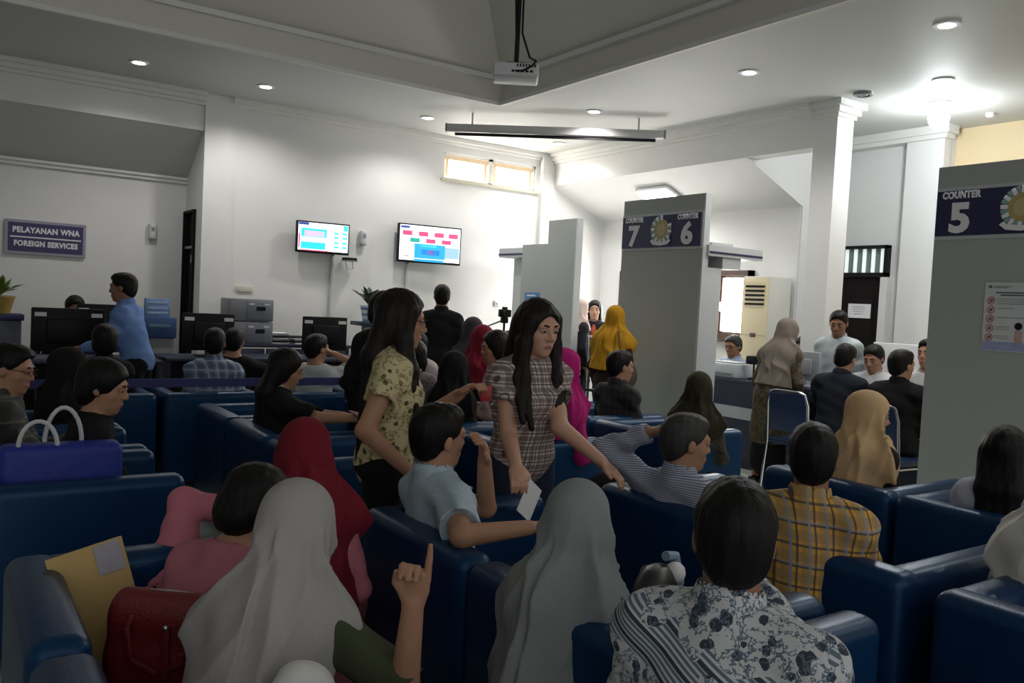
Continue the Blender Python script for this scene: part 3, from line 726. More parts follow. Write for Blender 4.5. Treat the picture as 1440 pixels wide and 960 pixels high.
for x, y, lab in [
    (.17, 2.42, 'blue tub armchair holding the brown envelope and red handbag'), (.17, 1.64, 'blue tub armchair under the person in grey hijab who points'),
    (1.35, 2.56, 'blue tub armchair under the person in pale blue short sleeved shirt'), (1.35, 1.80, 'blue tub armchair under the person in grey green hijab'), (1.35, 1.02, 'blue tub armchair under the person in batik shirt'),
    (2.52, 2.56, 'blue tub armchair under the grey haired person in striped shirt'), (2.52, 1.81, 'blue tub armchair under the person in yellow plaid shirt'), (2.50, .97, 'blue tub armchair with white clad person behind the batik shirt person'),
    (3.70, 2.58, 'blue tub armchair under the person in beige hijab'), (3.70, 1.82, 'blue tub armchair under the long haired person in white by counter 5'), (3.70, 1.05, 'empty blue tub armchair at the end of the row before counter 5'),
    (.10, 4.08, 'blue tub armchair with the blue shopping bag and person in black'), (.10, 4.84, 'blue tub armchair under the person in grey plaid shirt with glasses'), (.10, 5.60, 'blue tub armchair under the person in black headscarf'),
    (1.50, 4.17, 'empty blue tub armchair beside the long haired person with magazine'), (1.50, 4.93, 'blue tub armchair under the long haired person with magazine'), (1.50, 5.69, 'empty blue tub armchair next to the barrier belt'),
    (2.65, 4.30, 'blue tub armchair under the person in magenta hijab'), (2.65, 5.06, 'blue tub armchair under the person in black hijab behind the yellow blouse person'), (2.65, 5.82, 'blue tub armchair under the person in maroon patterned top'),
    (3.93, 4.29, 'blue tub armchair under the person in dark olive hijab'), (3.93, 5.08, 'blue tub armchair under the person in black shirt near the yellow hijab'), (3.93, 5.86, 'blue tub armchair between the maroon cap and the grey partition')]:
    armchair(x + .40, y, 0, lab, (0 if y > 3.5 or x > 3.6 else (1 if y > 2.2 or y < 1.2 else -1)))
for x, y, lab in [(1.00, 7.0, 'blue tub armchair facing the dark monitor beside the standing person in blue'), (1.78, 7.0, 'blue tub armchair under the person in blue plaid shirt'), (2.66, 6.85, 'blue tub armchair under the person in white tee shirt'), (3.42, 6.85, 'blue tub armchair under the person in lavender shirt')]:
    armchair(x, y, 90, lab)

for c in list(proto.children): bpy.data.objects.remove(c)
bpy.data.objects.remove(proto)
# ------------------------------------------------------------------ counter partitions
M_gold = mat('emblem gold', (.42, .33, .14), .5, .3, 60)
M_leaf = mat('emblem leaf', (.20, .33, .30), .6, .4, 60)
def emblem(parent, x, y, z, r):
    n = 21
    for k in range(n):
        a = R(-70 + 320 * k / (n - 1) - 0) ; a = R(125 + 290 * k / (n - 1) - 35)
        MB().box(-.002, .002, -r * .10, r * .10, -r * .17, r * .17, bev=.0015, rot=Matrix.Rotation(-(a - R(90)), 3, 'X')).build('emblem_leaf', M_leaf if k % 2 else M_white, parent, (x - .004, y - r * math.cos(a) * .86, z + r * math.sin(a) * .86))
    for i in range(2):
        mb = MB(); m = 24
        pts = [(x - .003 - .002 * i, y - (r * (.72 - .3 * i)) * math.cos(2 * math.pi * k / m), z + (r * (.74 - .3 * i)) * math.sin(2 * math.pi * k / m)) for k in range(m)]
        mb.prism(pts, (.004, 0, 0)).build('emblem_disc', (M_gold, mat('emblem pale gold', (.5, .42, .22), .5, .4, 80))[i], parent)
    mb = MB(); w = r * 1.02; z0 = z - r * .78
    mb.prism([(x - .010, y + w, z0 - .02 * r), (x - .010, y + w * .8, z0 + .12 * r), (x - .010, y + w * .65, z0 - .02 * r), (x - .010, y, z0 - .10 * r), (x - .010, y - w * .65, z0 - .02 * r), (x - .010, y - w * .8, z0 + .12 * r), (x - .010, y - w, z0 - .02 * r), (x - .010, y - w * .7, z0 - .28 * r), (x - .010, y, z0 - .36 * r), (x - .010, y + w * .7, z0 - .28 * r)], (.004, 0, 0)).build('emblem_ribbon', M_white, parent)
def partition(label, x, y0, y1, nums, z1=2.70, deep=.26):
    t = thing('counter_partition', label, 'partition', (x, (y0 + y1) / 2, 0), 0, 'grey counter partitions')
    w = (y1 - y0) / 2
    MB().box(0, .07, -w, w, 2.0, z1).build('upper_panel', M_panel, t)
    MB().box(0, deep, -w, w, .0, 2.0).build('lower_panel', M_panel, t)
    MB().box(-.004, .074, -w - .006, -w + .014, 2.0, z1).build('edge_strip', M_edge, t)
    MB().box(-.004, deep + .004, -w - .006, -w + .02, 0, 2.0).build('edge_strip', M_edge, t)
    MB().box(-.01, .0, -w + .005, w - .005, 2.175, 2.545).build('sign_frame', M_edge, t)
    sb = MB().box(-.018, -.008, -w + .03, w - .012, 2.20, 2.52).build('sign_board', M_navy, t)
    for nm, yy in nums:
        text('COUNTER', .066, M_white, sb, (-.02, yy, 2.486), RX, .0034, sx=.78, gap=1.14)
        text(nm, .28, M_white, sb, (-.02, yy, 2.315), RX, .012, sx=1.08)
    emblem(sb, -.02, -.02, 2.375, .14)
    return t
t76 = partition('tall grey counter partition with numbers 7 and 6', 6.0, 5.62, 6.77, (('7', .385), ('6', -.37)))
t5 = partition('tall grey counter partition with number 5 and notice poster', 6.0, 2.20, 3.37, (('5', .40),))
# canopies over the counters
t = thing('canopy', 'grey counter canopy with navy stripe beside number 6', 'canopy', (6.42, 6.2, 2.0), 0, 'counter canopies')
MB().box(-.38, .40, -.62, .55, .11, .215).build('board', M_edge, t)
MB().box(-.37, .39, -.626, -.618, .135, .155).build('stripe', M_navy, t)
MB().box(-.30, -.0, -.58, .5, .215, .245).build('cap', M_edge, t)
MB().box(-.16, .10, -.60, .55, .0, .11).build('bracket', M_edge, t)
# stepped partition
t = thing('stepped_partition', 'grey partition with a stepped top and small blue notice', 'partition', (6.3, 8.5, 0), 0, 'grey counter partitions')
MB().box(0, .09, -.56, .0, 0, 2.62).build('tall_panel', M_panel, t)
MB().box(0, .09, .0, .55, 0, 2.335).build('low_panel', M_panel, t)
MB().box(-.003, .093, -.572, -.556, 0, 2.62).build('edge_strip', M_edge, t)
n = MB().box(-.008, -.001, .12, .44, 1.54, 1.72, bev=.002).build('notice', mat('blue notice', (.05, .17, .38), .5, .1, 20), t)
for z in (1.67, 1.60): MB().box(-.011, -.008, .20, .38, z, z + .018).build('notice_line', M_white, n)
t = thing('canopy', 'grey counter canopy with navy stripe behind the stepped partition', 'canopy', (6.32, 9.3, 2.1), 0, 'counter canopies')
MB().box(-.02, .6, -.25, .30, .08, .20).build('board', M_edge, t)
MB().box(-.028, -.018, -.25, .30, .105, .13).build('stripe', M_navy, t)
MB().box(.2, .3, -.2, .25, -2.1, .08).build('post', M_edge, t)
# notice poster on counter 5
t = thing('poster', 'white notice poster with red prohibition rings on the counter 5 partition', 'poster', (5.996, 2.80, 1.635))
MB().box(-.006, 0, -.19, .175, -.235, .235).build('sheet', mat('poster paper', (.56, .59, .60), .6, .04, 10), t)
MB().box(-.0075, -.006, -.19, .17, -.23, -.17).build('blue_footer', mat('poster pale blue', (.30, .34, .55), .6, .3, 20), t)
M_txt = mat('poster print', (.12, .13, .14), .7); M_red = mat('poster red', (.45, .10, .10), .6)
MB().box(-.0085, -.006, .13, .15, .195, .215).build('poster_logo', M_txt, t)
for z, w_ in ((.208, .12), (.199, .09)): MB().box(-.0075, -.006, .12 - w_, .12, z - .003, z + .001).build('print_line', M_txt, t)
for z, a in ((.165, .10), (.148, .07)): MB().box(-.008, -.006, -.15, a, z - .005, z + .005).build('heading_line', M_txt, t)
for k in range(5):
    z = .11 - k * .063
    MB().tube([(-.008, .128 + .024 * math.cos(a), z + .024 * math.sin(a)) for a in np.linspace(0, 2 * math.pi, 17)], .003, 5, cap=False).tube([(-.008, .128 - .016, z + .016), (-.008, .128 + .016, z - .016)], .0025, 5).build('prohibition_ring', M_red, t)
    MB().box(-.0085, -.006, .118, .138, z - .010, z + .010, bev=.002).build('pictogram', M_txt, t)
    for j in range((3, 1, 1, 2, 2)[k]): MB().box(-.0075, -.006, (-.15, -.02, -.12, .0, .0)[k], .09, z + .012 - j * .016 - .002, z + .012 - j * .016 + .001).build('print_line', M_txt, t)
for yy, c in ((-.06, (.5, .3, .28)), (-.13, (.2, .25, .45))):
    MB().box(-.0085, -.006, yy - .028, yy + .022, -.17, -.09, bev=.002).build('cartoon_figure', mat('print tone %.2f' % yy, c, .6), t)
    MB().ball((-.008, yy, -.06), .026, 10, (.15, 1, 1)).build('cartoon_head', M_dark, t)

# ------------------------------------------------------------------ wall fittings
t = thing('wall_sign', 'purple wall sign reading PELAYANAN WNA FOREIGN SERVICES', 'sign', (.99, 10.70, 2.02))
MB().box(-.395, .395, -.02, .015, -.185, .185).build('frame', mat('mauve grey frame', (.30, .29, .36), .5), t)
sb = MB().box(-.365, .365, -.026, -.018, -.155, .155).build('sign_board', mat('dark purple board', (.040, .030, .115), .5, .1, 20), t)
text('PELAYANAN WNA', .084, M_white, sb, (0, -.028, .075), RY, .004, sx=.86, gap=1.1)
text('FOREIGN SERVICES', .080, M_white, sb, (0, -.028, -.072), RY, .004, sx=.84, gap=1.1)
MB().box(-.345, .345, -.031, -.026, -.008, .006).build('rule', M_white, sb)
def screen_rect(par, name, x0, x1, z0, z1, rgb, y=-.036, e=1.):
    return MB().box(x0, x1, y - .001, y + .001, z0, z1).build(name, emis('screen %s' % (rgb,), rgb, e), par)
def tv(label, c, w, h, rz, content):
    t = thing('wall_tv', label, 'television', c, rz, 'television screens on the white wall')
    MB().box(-w / 2, w / 2, -.03, .03, -h / 2, h / 2, bev=.006).build('casing', M_dark, t)
    s = screen_rect(t, 'screen', -w / 2 + .018, w / 2 - .018, -h / 2 + .028, h / 2 - .018, (.86, .93, 1.), -.031, .95)
    for nm, x0, x1, z0, z1, rgb in content: screen_rect(s, nm, x0 * w, x1 * w, z0 * h, z1 * h, rgb, -.034, .8)
    MB().box(-.06, .06, .03, .12, -.08, .08).build('wall_bracket', M_dark, t)
    return t
tq, bl, rd, nv = (.03, .55, .62), (.02, .30, .75), (.55, .06, .16), (.03, .06, .25)
tv('smaller television showing a turquoise queue table', (3.88, 9.86, 2.245), .66, .38, -4,
   [('logo', -.47, -.28, .37, .45, nv), ('block', -.42, .06, .0, .27, tq), ('text_block', -.36, .02, .02, .20, (.75, .35, .65)), ('block', -.42, .04, -.38, -.16, tq)] + [('entry', x, x + .09, z, z + .06, tq) for x in (.2, .36) for z in (-.3, -.16, .0, .14)] + [('block', .38, .46, .26, .44, tq), ('side_bar', -.465, -.44, -.35, .1, rd), ('ticker', -.42, .1, -.44, -.41, rd)])
tv('larger television showing rows of red number boxes', (5.36, 9.86, 2.285), .90, .50, -5,
   [('logo', -.47, -.33, .38, .44, nv)] + [('number_box', x, x + .15, .20, .32, rd) for x in (-.44, -.19, .06, .29)] + [('number_box', x, x + .15, .03, .14, c) for x, c in ((-.32, (.02, .30, .25)), (-.07, rd), (.18, rd))]
   + [('panel', -.25, .24, -.38, .0, bl), ('caption', -.14, .15, -.28, -.15, nv), ('dot', -.03, .05, -.27, -.16, rd), ('bar', -.25, .22, -.46, -.40, bl), ('water', .24, .47, -.34, -.05, (.25, .40, .80)), ('text', -.4, -.33, -.12, -.10, (.2, .2, .2)), ('text', -.4, -.33, -.35, -.32, (.2, .2, .2)), ('figure', -.16, .1, -.08, -.02, (.1, .55, .9))])
t = thing('set_top_box', 'small dark box on a wall shelf below the smaller television', 'box', (4.25, 9.88, 2.0), -20)
MB().box(-.09, .09, -.06, .06, 0, .03, bev=.005).build('body', M_dark, t); MB().box(-.10, .10, -.07, .08, -.012, 0).build('shelf', M_grey, t)
MB().tube([(-.05, .03, .0), (-.02, .02, -.12), (.05, .04, -.1), (.03, .05, .02)], .004, 6).build('cable', M_dark, t)
for x, z0, z1, w_ in ((4.06, 1.18, 2.06, 'smaller'), (5.10, 1.25, 2.03, 'larger')):
    t = thing('cable_duct', 'thin white cable duct running down from the %s television' % w_, 'cable duct', (x, 9.985, z0))
    MB().box(-.012, .012, -.015, .015, 0, z1 - z0).build('duct', M_edge, t); MB().ball((0, -.02, z1 - z0), .025, 8).build('plug', M_grey, t)
for (x, y, z, lab) in ((4.46, 9.96, 2.30, 'white soap shaped air freshener between the two televisions'), (2.09, 10.68, 2.20, 'white dispenser on the recess wall near the dark doorway')):
    t = thing('air_freshener', lab, 'dispenser', (x, y, z), 0, 'wall dispensers')
    MB().box(-.045, .045, -.04, .04, -.10, .10, bev=.03, seg=4).build('body', mat('dispenser plastic', (.55, .56, .58), .4), t); MB().box(-.018, .018, -.046, -.038, .0, .05, bev=.004).build('window', M_grey, t)
t = thing('wall_plate', 'small beige plate on the wall above the grey file boxes', 'plate', (2.99, 9.992, 1.575)); MB().box(-.10, .10, -.01, .008, -.035, .035, bev=.004).build('plate', mat('beige plate', (.60, .58, .48), .6), t)
t = thing('socket', 'small wall socket between the tripod and stepped partition', 'socket', (6.55, 9.99, 1.55)); MB().box(-.04, .04, -.012, .01, -.04, .04, bev=.006).build('plate', M_edge, t); MB().ball((0, -.012, 0), .012, 8).build('hole', M_grey, t)
t = thing('socket', 'wall switch and cable beside the dark door', 'socket', (9.24, 5.30, 1.62)); MB().box(-.012, .01, -.04, .04, -.06, .06, bev=.004).build('plate', M_edge, t)
MB().tube([(-.01, 0, .06), (-.03, -.05, .16), (-.03, .1, .22), (-.03, .2, .2)], .006, 6).build('cable', M_grey, t)
t = thing('door_notice', 'white printed sheet taped to the dark door', 'notice', (9.165, 6.01, 1.685)); MB().box(-.004, 0, -.15, .15, -.085, .085).build('sheet', M_paper, t)
for k in range(4): MB().box(-.006, -.004, -.08 + .01 * k, .09 - .008 * k, .045 - k * .028, .052 - k * .028).build('print_line', M_grey, t)
# floor standing air conditioner
t = thing('air_conditioner', 'cream floor standing air conditioner beside the bay window', 'air conditioner', (8.2, 6.615, 0))
MB().box(-.20, .2, -.195, .195, 0, 2.03, bev=.012).build('cabinet', M_acside, t)
MB().box(-.212, -.198, -.192, .192, .02, 2.02, bev=.006).build('front_panel', M_cream, t)
MB().box(-.216, -.210, -.15, .15, 1.66, 1.96).build('grille_frame', M_cream, t)
for k in range(5): MB().box(-.222, -.212, -.14, .14, 1.69 + k * .052, 1.715 + k * .052).build('grille_slot', M_dark, t)
for z in (1.33, .55): MB().box(-.214, -.21, -.19, .19, z, z + .006).build('seam', M_grey, t)
MB().box(-.218, -.21, -.04, .04, 1.31, 1.36, bev=.003).build('display', mat('control panel', (.12, .06, .05), .4), t)

# ------------------------------------------------------------------ desks and things near the wall with the screens
def desk(name, label, x0, x1, y0, y1, z, m=M_desk, front=None, cat='desk', grp=None):
    t = thing(name, label, cat, ((x0 + x1) / 2, (y0 + y1) / 2, 0), 0, grp); a, b = (x1 - x0) / 2, (y1 - y0) / 2
    MB().box(-a, a, -b, b, z - .035, z, bev=.006).build('top', m, t)
    MB().box(-a + .02, -a + .05, -b + .02, b - .02, 0, z - .035).build('side_panel', m, t); MB().box(a - .05, a - .02, -b + .02, b - .02, 0, z - .035).build('side_panel', m, t)
    return t, a, b
t, a, b = desk('desk', 'dark desk under the large black monitor by the blue shirt person', .30, 1.70, 8.05, 8.75, .88); MB().box(-a + .05, a - .05, -b + .05, -b + .08, .1, .845).build('modesty_panel', M_black, t)
t, a, b = desk('desk', 'dark desk with two monitors in front of the grey file boxes', 1.80, 3.95, 8.40, 9.0, .88); MB().box(-a + .05, a - .05, -b + .05, -b + .08, .1, .845).build('modesty_panel', M_black, t)
t, a, b = desk('cabinet', 'low navy cabinet along the white wall with folders on top', 2.50, 4.05, 9.25, 9.85, .97, cat='cabinet')
for k in range(3):
    q = MB().box(-a + .06 + k * .48, -a + .52 + k * .48, -b + .01, -b + .03, .08, .92, bev=.004).build('door', M_desk, t); MB().box(-a + .46 + k * .48, -a + .48 + k * .48, -b - .01, -b + .012, .5, .6).build('handle', M_metal, q)
def monitor(label, x, y, z, w, h, rz, m=M_dark, stick=True, stand=True):
    t = thing('monitor', label, 'monitor', (x, y, z), rz, 'computer monitors seen from behind')
    MB().box(-w / 2, w / 2, -.02, .02, .06, .06 + h, bev=.012).build('casing', m, t)
    MB().box(-w * .3, w * .3, -.05, -.018, .06 + h * .2, .06 + h * .75, bev=.02).build('back_bulge', m, t)
    MB().box(-.03, .03, -.03, .0, 0, .10).build('stand', m, t); MB().box(-.12, .12, -.09, .09, -.0, .015, bev=.006).build('foot', m, t)
    MB().box(-w / 2 + .012, w / 2 - .012, .019, .023, .08, .05 + h).build('screen', mat('screen glass', (.03, .035, .05), .15), t)
    if stick:
        for q in (-1, 1): MB().box(q * w * .38 - .045, q * w * .38 + .045, -.024, -.019, .06 + h - .075, .06 + h - .04).build('sticker', M_paper, t)
    return t
monitor('large black monitor with two white stickers beside the blue shirt person', .96, 8.30, .88, .58, .38, 0)
monitor('black monitor behind the large one, nearer the recess wall', 1.34, 9.05, .93, .46, .36, 6)
monitor('black monitor left of the grey file boxes behind the plaid shirt person', 2.24, 8.62, .88, .50, .37, 0)
monitor('black monitor with stickers below the smaller television', 3.53, 8.80, .88, .51, .37, 0)
t, a, b = desk('desk', 'small dark desk against the foreign services wall', .75, 1.68, 8.85, 9.35, .93)
for k, (x, lab) in enumerate(((2.88, 'grey drawer box, lower of the stack'), (2.88, 'grey drawer box, topmost of the stack'))):
    t = thing('file_box', lab + ' on the navy cabinet', 'file box', (x, 9.5, .97 + k * .25), 0, 'grey file boxes'); MB().box(-.24, .24, -.2, .2, 0, .245, bev=.012).build('body', M_grey, t)
    d_ = MB().box(-.06, .225, -.212, -.198, .02, .225, bev=.006).build('drawer', mat('blue grey drawer', (.19, .21, .25), .5), t); MB().box(.04, .14, -.222, -.21, .12, .165).build('handle', M_dark, d_)
    for x0 in (-.04, .13): MB().box(x0, x0 + .06, -.216, -.211, .18, .20).build('label_tag', M_paper, t)
for k in range(3):
    t = thing('folder_stack', ('pile of white and dark folders beside the grey file boxes', 'pile of papers next to the folders under the smaller television', 'loose folders at the end of the navy cabinet')[k], 'folders', (3.24 + k * .24, 9.5, .97), k * 9)
    for j in range((7, 5, 2)[k]): MB().box(-.10, .10, -.13, .13, j * .018, j * .018 + .015, rot=Matrix.Rotation(R(random.uniform(-9, 9)), 3, 'Z')).build('folder', (M_paper, M_dark, M_grey)[j % 3], t)
t = thing('podium', 'blue and grey kiosk podium beside the dark doorway', 'podium', (1.98, 9.72, 0)); MB().box(-.15, .15, -.13, .13, 0, 1.0, bev=.01).build('body', M_grey, t)
MB().box(-.17, .17, -.15, .15, 1.0, 1.22, bev=.01).build('top', mat('podium blue', (.03, .08, .22), .5), t); MB().box(-.11, .11, -.156, -.149, 1.12, 1.15).build('stripe', mat('podium teal stripe', (.10, .25, .28), .5), t)
t = thing('desk_sign', 'pale blue printed box sign on top of the kiosk podium', 'sign', (1.97, 9.70, 1.22)); MB().box(-.125, .125, -.05, .05, 0, .20, bev=.004).build('body', mat('pale blue print', (.16, .27, .48), .6, .5, 40), t)
for z in (.15, .09, .04): MB().box(-.10, .10, -.053, -.049, z, z + .018).build('print_line', mat('pale lettering', (.35, .46, .66), .6), t)
t = thing('podium', 'navy podium carrying the yellow planter at the foreign services desk', 'podium', (.49, 9.4, 0)); MB().box(-.20, .18, -.15, .15, 0, 1.16, bev=.01).build('body', mat('slate panel', (.06, .065, .085), .5), t); MB().box(-.22, .20, -.17, .17, 1.16, 1.22, bev=.008).build('top', M_navy, t)
def plant(label, loc, pot, r, hgt, leafc, n, ll):
    t = thing('potted_plant', label, 'plant', loc); MB().lathe([(r * .7, 0), (r, hgt * .9), (r * 1.08, hgt * .9), (r * 1.08, hgt), (r * .85, hgt), (r * .8, hgt * .9)], n=16).build('pot', pot, t)
    lm = mat('leaf %s' % label[:12], leafc, .5, .3, 20)
    for k in range(n):
        a = 2.4 * k; el = R(35 + 45 * ((k * 7) % 10) / 10); d_ = Vector((math.cos(a) * math.cos(el), math.sin(a) * math.cos(el), math.sin(el))); L = ll * (.7 + .5 * ((k * 3) % 7) / 7)
        sdv = d_.cross(Vector((0, 0, 1))).normalized() * L * .13; p0 = Vector((0, 0, hgt)); mb = MB()
        c = [p0, p0 + d_ * L * .35, p0 + d_ * L * .7 - Vector((0, 0, L * .05)), p0 + d_ * L - Vector((0, 0, L * .2))]; nz = Vector((0, 0, .003))
        vs = [c[0] - sdv * .3, c[1] - sdv, c[2] - sdv * .8, c[3], c[2] + sdv * .8, c[1] + sdv, c[0] + sdv * .3]
        mb.prism(vs, nz).build('leaf', lm, t, smooth=False)
plant('leafy plant in a yellow pot on the navy podium', (.49, 9.4, 1.22), mat('ochre pot', (.32, .22, .05), .5), .13, .17, (.10, .16, .02), 16, .26)
t = thing('plant_stand', 'navy stand holding the blue and white plant pot', 'stand', (4.48, 9.6, 0)); MB().box(-.24, .2, -.16, .16, 1.20, 1.25, bev=.006).build('top', M_desk, t); MB().box(-.10, .12, -.12, .12, 0, 1.2).build('body', M_desk, t)
plant('spiky plant in a blue and white pot under the televisions', (4.42, 9.6, 1.25), mat_stripe('blue white pot', (.55, .58, .64), (.14, .22, .42), 14, 2), .11, .20, (.03, .05, .025), 18, .30)
# camera on tripod
t = thing('tripod_camera', 'black camera on a tripod before the white wall', 'camera', (5.46, 8.14, 0), -20)
MB().box(-.07, .07, -.045, .045, 1.40, 1.49, bev=.012).box(-.03, .03, -.03, .03, 1.48, 1.52, bev=.01).build('camera_body', M_dark, t); MB().tube([(0, -.04, 1.445), (0, -.13, 1.445)], .04, 12).build('lens', M_dark, t)
MB().box(-.04, .04, -.04, .04, 1.33, 1.40, bev=.01).build('head', M_dark, t); MB().tube([(-.02, .02, 1.36), (-.18, .1, 1.28)], .010, 8).build('pan_handle', M_grey, t); MB().tube([(0, 0, .75), (0, 0, 1.34)], .014, 8).build('column', M_dark, t)
for k in range(3):
    a = R(90 + 120 * k); MB().tube([(0, 0, 1.22), (.45 * math.cos(a), .45 * math.sin(a), .0)], .016, 8, .011).build('leg', M_dark, t)
# belt barrier
t = thing('belt_barrier', 'navy retractable belt barrier behind the seats', 'barrier', (1.05, 6.24, 0))
for x in (-1.6, 1.67):
    p = MB().tube([(x, 0, .02), (x, 0, .95)], .032, 12).build('post', M_desk, t); MB().lathe([(.17, 0), (.17, .015), (.05, .03), (.035, .03)], (x, 0, 0), 20).build('base', M_dark, p); MB().lathe([(.04, .84), (.042, .95), (.02, .96)], (x, 0, 0), 12).build('belt_head', M_dark, p)
MB().box(-1.6, 1.67, -.004, .004, .845, .905).build('belt', mat('navy belt webbing', (.022, .028, .13), .45, .1, 60), t)

# ------------------------------------------------------------------ service counters 5 to 7
t, a, b = desk('service_desk', 'long navy service desk with white band between counters 5 and 6', 6.80, 7.15, 3.5, 6.25, .90)
MB().box(-a - .0, -a + .03, -b, b, .08, .865).build('front_panel', M_desk, t); MB().box(-a - .008, -a + .002, -b, b, .50, .62).build('band', mat('pale band', (.45, .48, .52), .5), t)
t = thing('printer', 'white desktop printer on the service desk at counter 6', 'printer', (6.98, 6.03, .90)); MB().box(-.14, .15, -.19, .19, 0, .15, bev=.02).build('body', mat('printer white', (.58, .63, .68), .5), t); MB().box(-.16, -.13, -.13, .13, .03, .05).build('tray', M_grey, t); MB().box(-.10, .10, -.15, .15, .15, .165, bev=.004).build('lid', M_edge, t)
t = thing('webcam_stand', 'black gooseneck camera next to the white printer', 'camera', (6.96, 5.72, .90)); MB().lathe([(.06, 0), (.06, .015), (.015, .03)], n=12).build('base', M_dark, t); MB().tube([(0, 0, .02), (0, 0, .16), (-.03, .04, .2)], .01, 8).build('neck', M_dark, t); MB().box(-.06, .04, -.05, .07, .16, .25, bev=.02).build('head', M_dark, t)
monitor('pale grey backed monitor beside the standing person in brown', 6.98, 5.12, .90, .34, .28, -90, mat('pale grey casing', (.30, .32, .35), .5), False)
t = thing('desk_screen', 'white desk divider board behind the person in white uniform', 'board', (7.78, 4.55, 0), 0)
MB().box(-.02, .02, -.32, .36, .85, 1.36, bev=.01).build('board', M_white, t)
for q in (-.25, .28): MB().box(-.015, .015, q - .015, q + .015, 0, .87).build('leg', M_metal, t)
t = thing('folder', 'turquoise folder on the service desk by counter 5', 'folder', (6.98, 3.95, .90), 12); MB().box(-.11, .11, -.15, .15, 0, .012, bev=.002).build('cover', mat('turquoise card', (.05, .32, .42), .5), t); MB().box(-.10, .10, -.14, .14, .012, .016).build('sheet', M_paper, t)
t = thing('document', 'sheet of white forms before the person in white uniform', 'paper', (6.98, 4.62, .90), -8); MB().box(-.10, .10, -.15, .15, 0, .004).build('sheet', M_paper, t)
t = thing('bottle', 'small clear bottle on the service desk beside counter 5', 'bottle', (7.05, 3.78, .90)); MB().lathe([(.03, 0), (.03, .14), (.012, .18), (.012, .20)], n=12).build('body', mat('bottle plastic', (.45, .5, .55), .2), t); MB().lathe([(.014, .20), (.014, .22)], n=10).build('cap', M_dark, t)
t = thing('display_shelf', 'dark open shelf stand with papers behind the stepped partition', 'shelf', (6.75, 7.45, 0))
for z in (.55, .88, 1.20): MB().box(-.22, .22, -.45, .45, z, z + .025).build('shelf', (M_black, M_black, M_metal)[int(z * 2) - 1 if z < 1.1 else 2], t)
for q in (-.43, .43):
    for u in (-.2, .2): MB().box(u - .015, u + .015, q - .015, q + .015, 0, 1.2).build('post', M_metal, t)
MB().box(.19, .21, -.43, .43, .1, 1.2).build('back_panel', M_black, t)
for k, (y, z) in enumerate(((-.1, .905), (.2, .905), (-.25, .905), (.05, .575))):
    t = thing('document', ('white form on the dark shelf stand', 'folded white leaflet on the dark shelf stand', 'white card leaning on the dark shelf stand', 'white booklet on the lowest shelf of the stand')[k], 'paper', (6.66, 7.45 + y, z), 20 * k)
    MB().box(-.07, .07, -.09, .09, 0, .01 + .02 * (k % 2)).build('sheet', M_paper, t)
# stacking chairs with chrome frames
def stack_chair():
    t = thing('stacking_chair', 'x', 'chair'); bp = mat('navy vinyl', (.012, .030, .095), .4, .15, 20, .1)
    MB().box(-.20, .22, -.20, .20, .43, .49, bev=.022, seg=3).build('seat', bp, t)
    MB().box(-.225, -.185, -.185, .185, .55, .90, bev=.018, seg=3, rot=Matrix.Rotation(R(-7), 3, 'Y')).build('backrest', bp, t)
    for q in (-1, 1):
        MB().tube([(.18, q * .20, .0), (.17, q * .205, .43)], .011, 8).build('front_leg', M_chrome, t)
    MB().tube([(-.26, -.20, 0), (-.19, -.205, .45), (-.222, -.20, .80), (-.235, -.17, .90), (-.237, -.12, .915), (-.237, .12, .915), (-.235, .17, .90), (-.222, .20, .80), (-.19, .205, .45), (-.26, .20, 0)], .011, 8).build('rear_frame', M_chrome, t)
    MB().tube([(.17, -.2, .42), (-.2, -.2, .42)], .009, 8).tube([(.17, .2, .42), (-.2, .2, .42)], .009, 8).build('seat_rail', M_chrome, t)
    MB().box(-.247, -.243, -.02, .02, .82, .835).build('badge', M_chrome, t)
    return t
sc0 = stack_chair(); sc = [sc0] + [copy_tree(sc0) for _ in range(3)]
for o, (x, y, rz, lab) in zip(sc, ((6.40, 4.70, 4, 'empty navy stacking chair with chrome frame behind the person in brown'), (4.20, 6.95, 70, 'navy stacking chair under the person in charcoal hijab'), (4.92, 7.28, 50, 'navy stacking chair under the black haired person by the tripod'), (6.36, 3.80, -4, 'navy stacking chair under the person in black beside counter 5'))):
    o.location = (x, y, 0); o.rotation_euler = (0, 0, R(rz)); o['label'] = lab; o['group'] = 'navy stacking chairs at the service desk'
t = thing('stool', 'low round black stool under the person in dark hooded jacket', 'stool', (6.56, 4.36, 0)); MB().lathe([(.16, .41), (.18, .43), (.18, .46), (.15, .48)], n=20).build('seat', M_dark, t)
for k in range(4): a = R(45 + 90 * k); MB().tube([(.10 * math.cos(a), .10 * math.sin(a), .42), (.18 * math.cos(a), .18 * math.sin(a), 0)], .012, 8).build('leg', M_chrome, t)
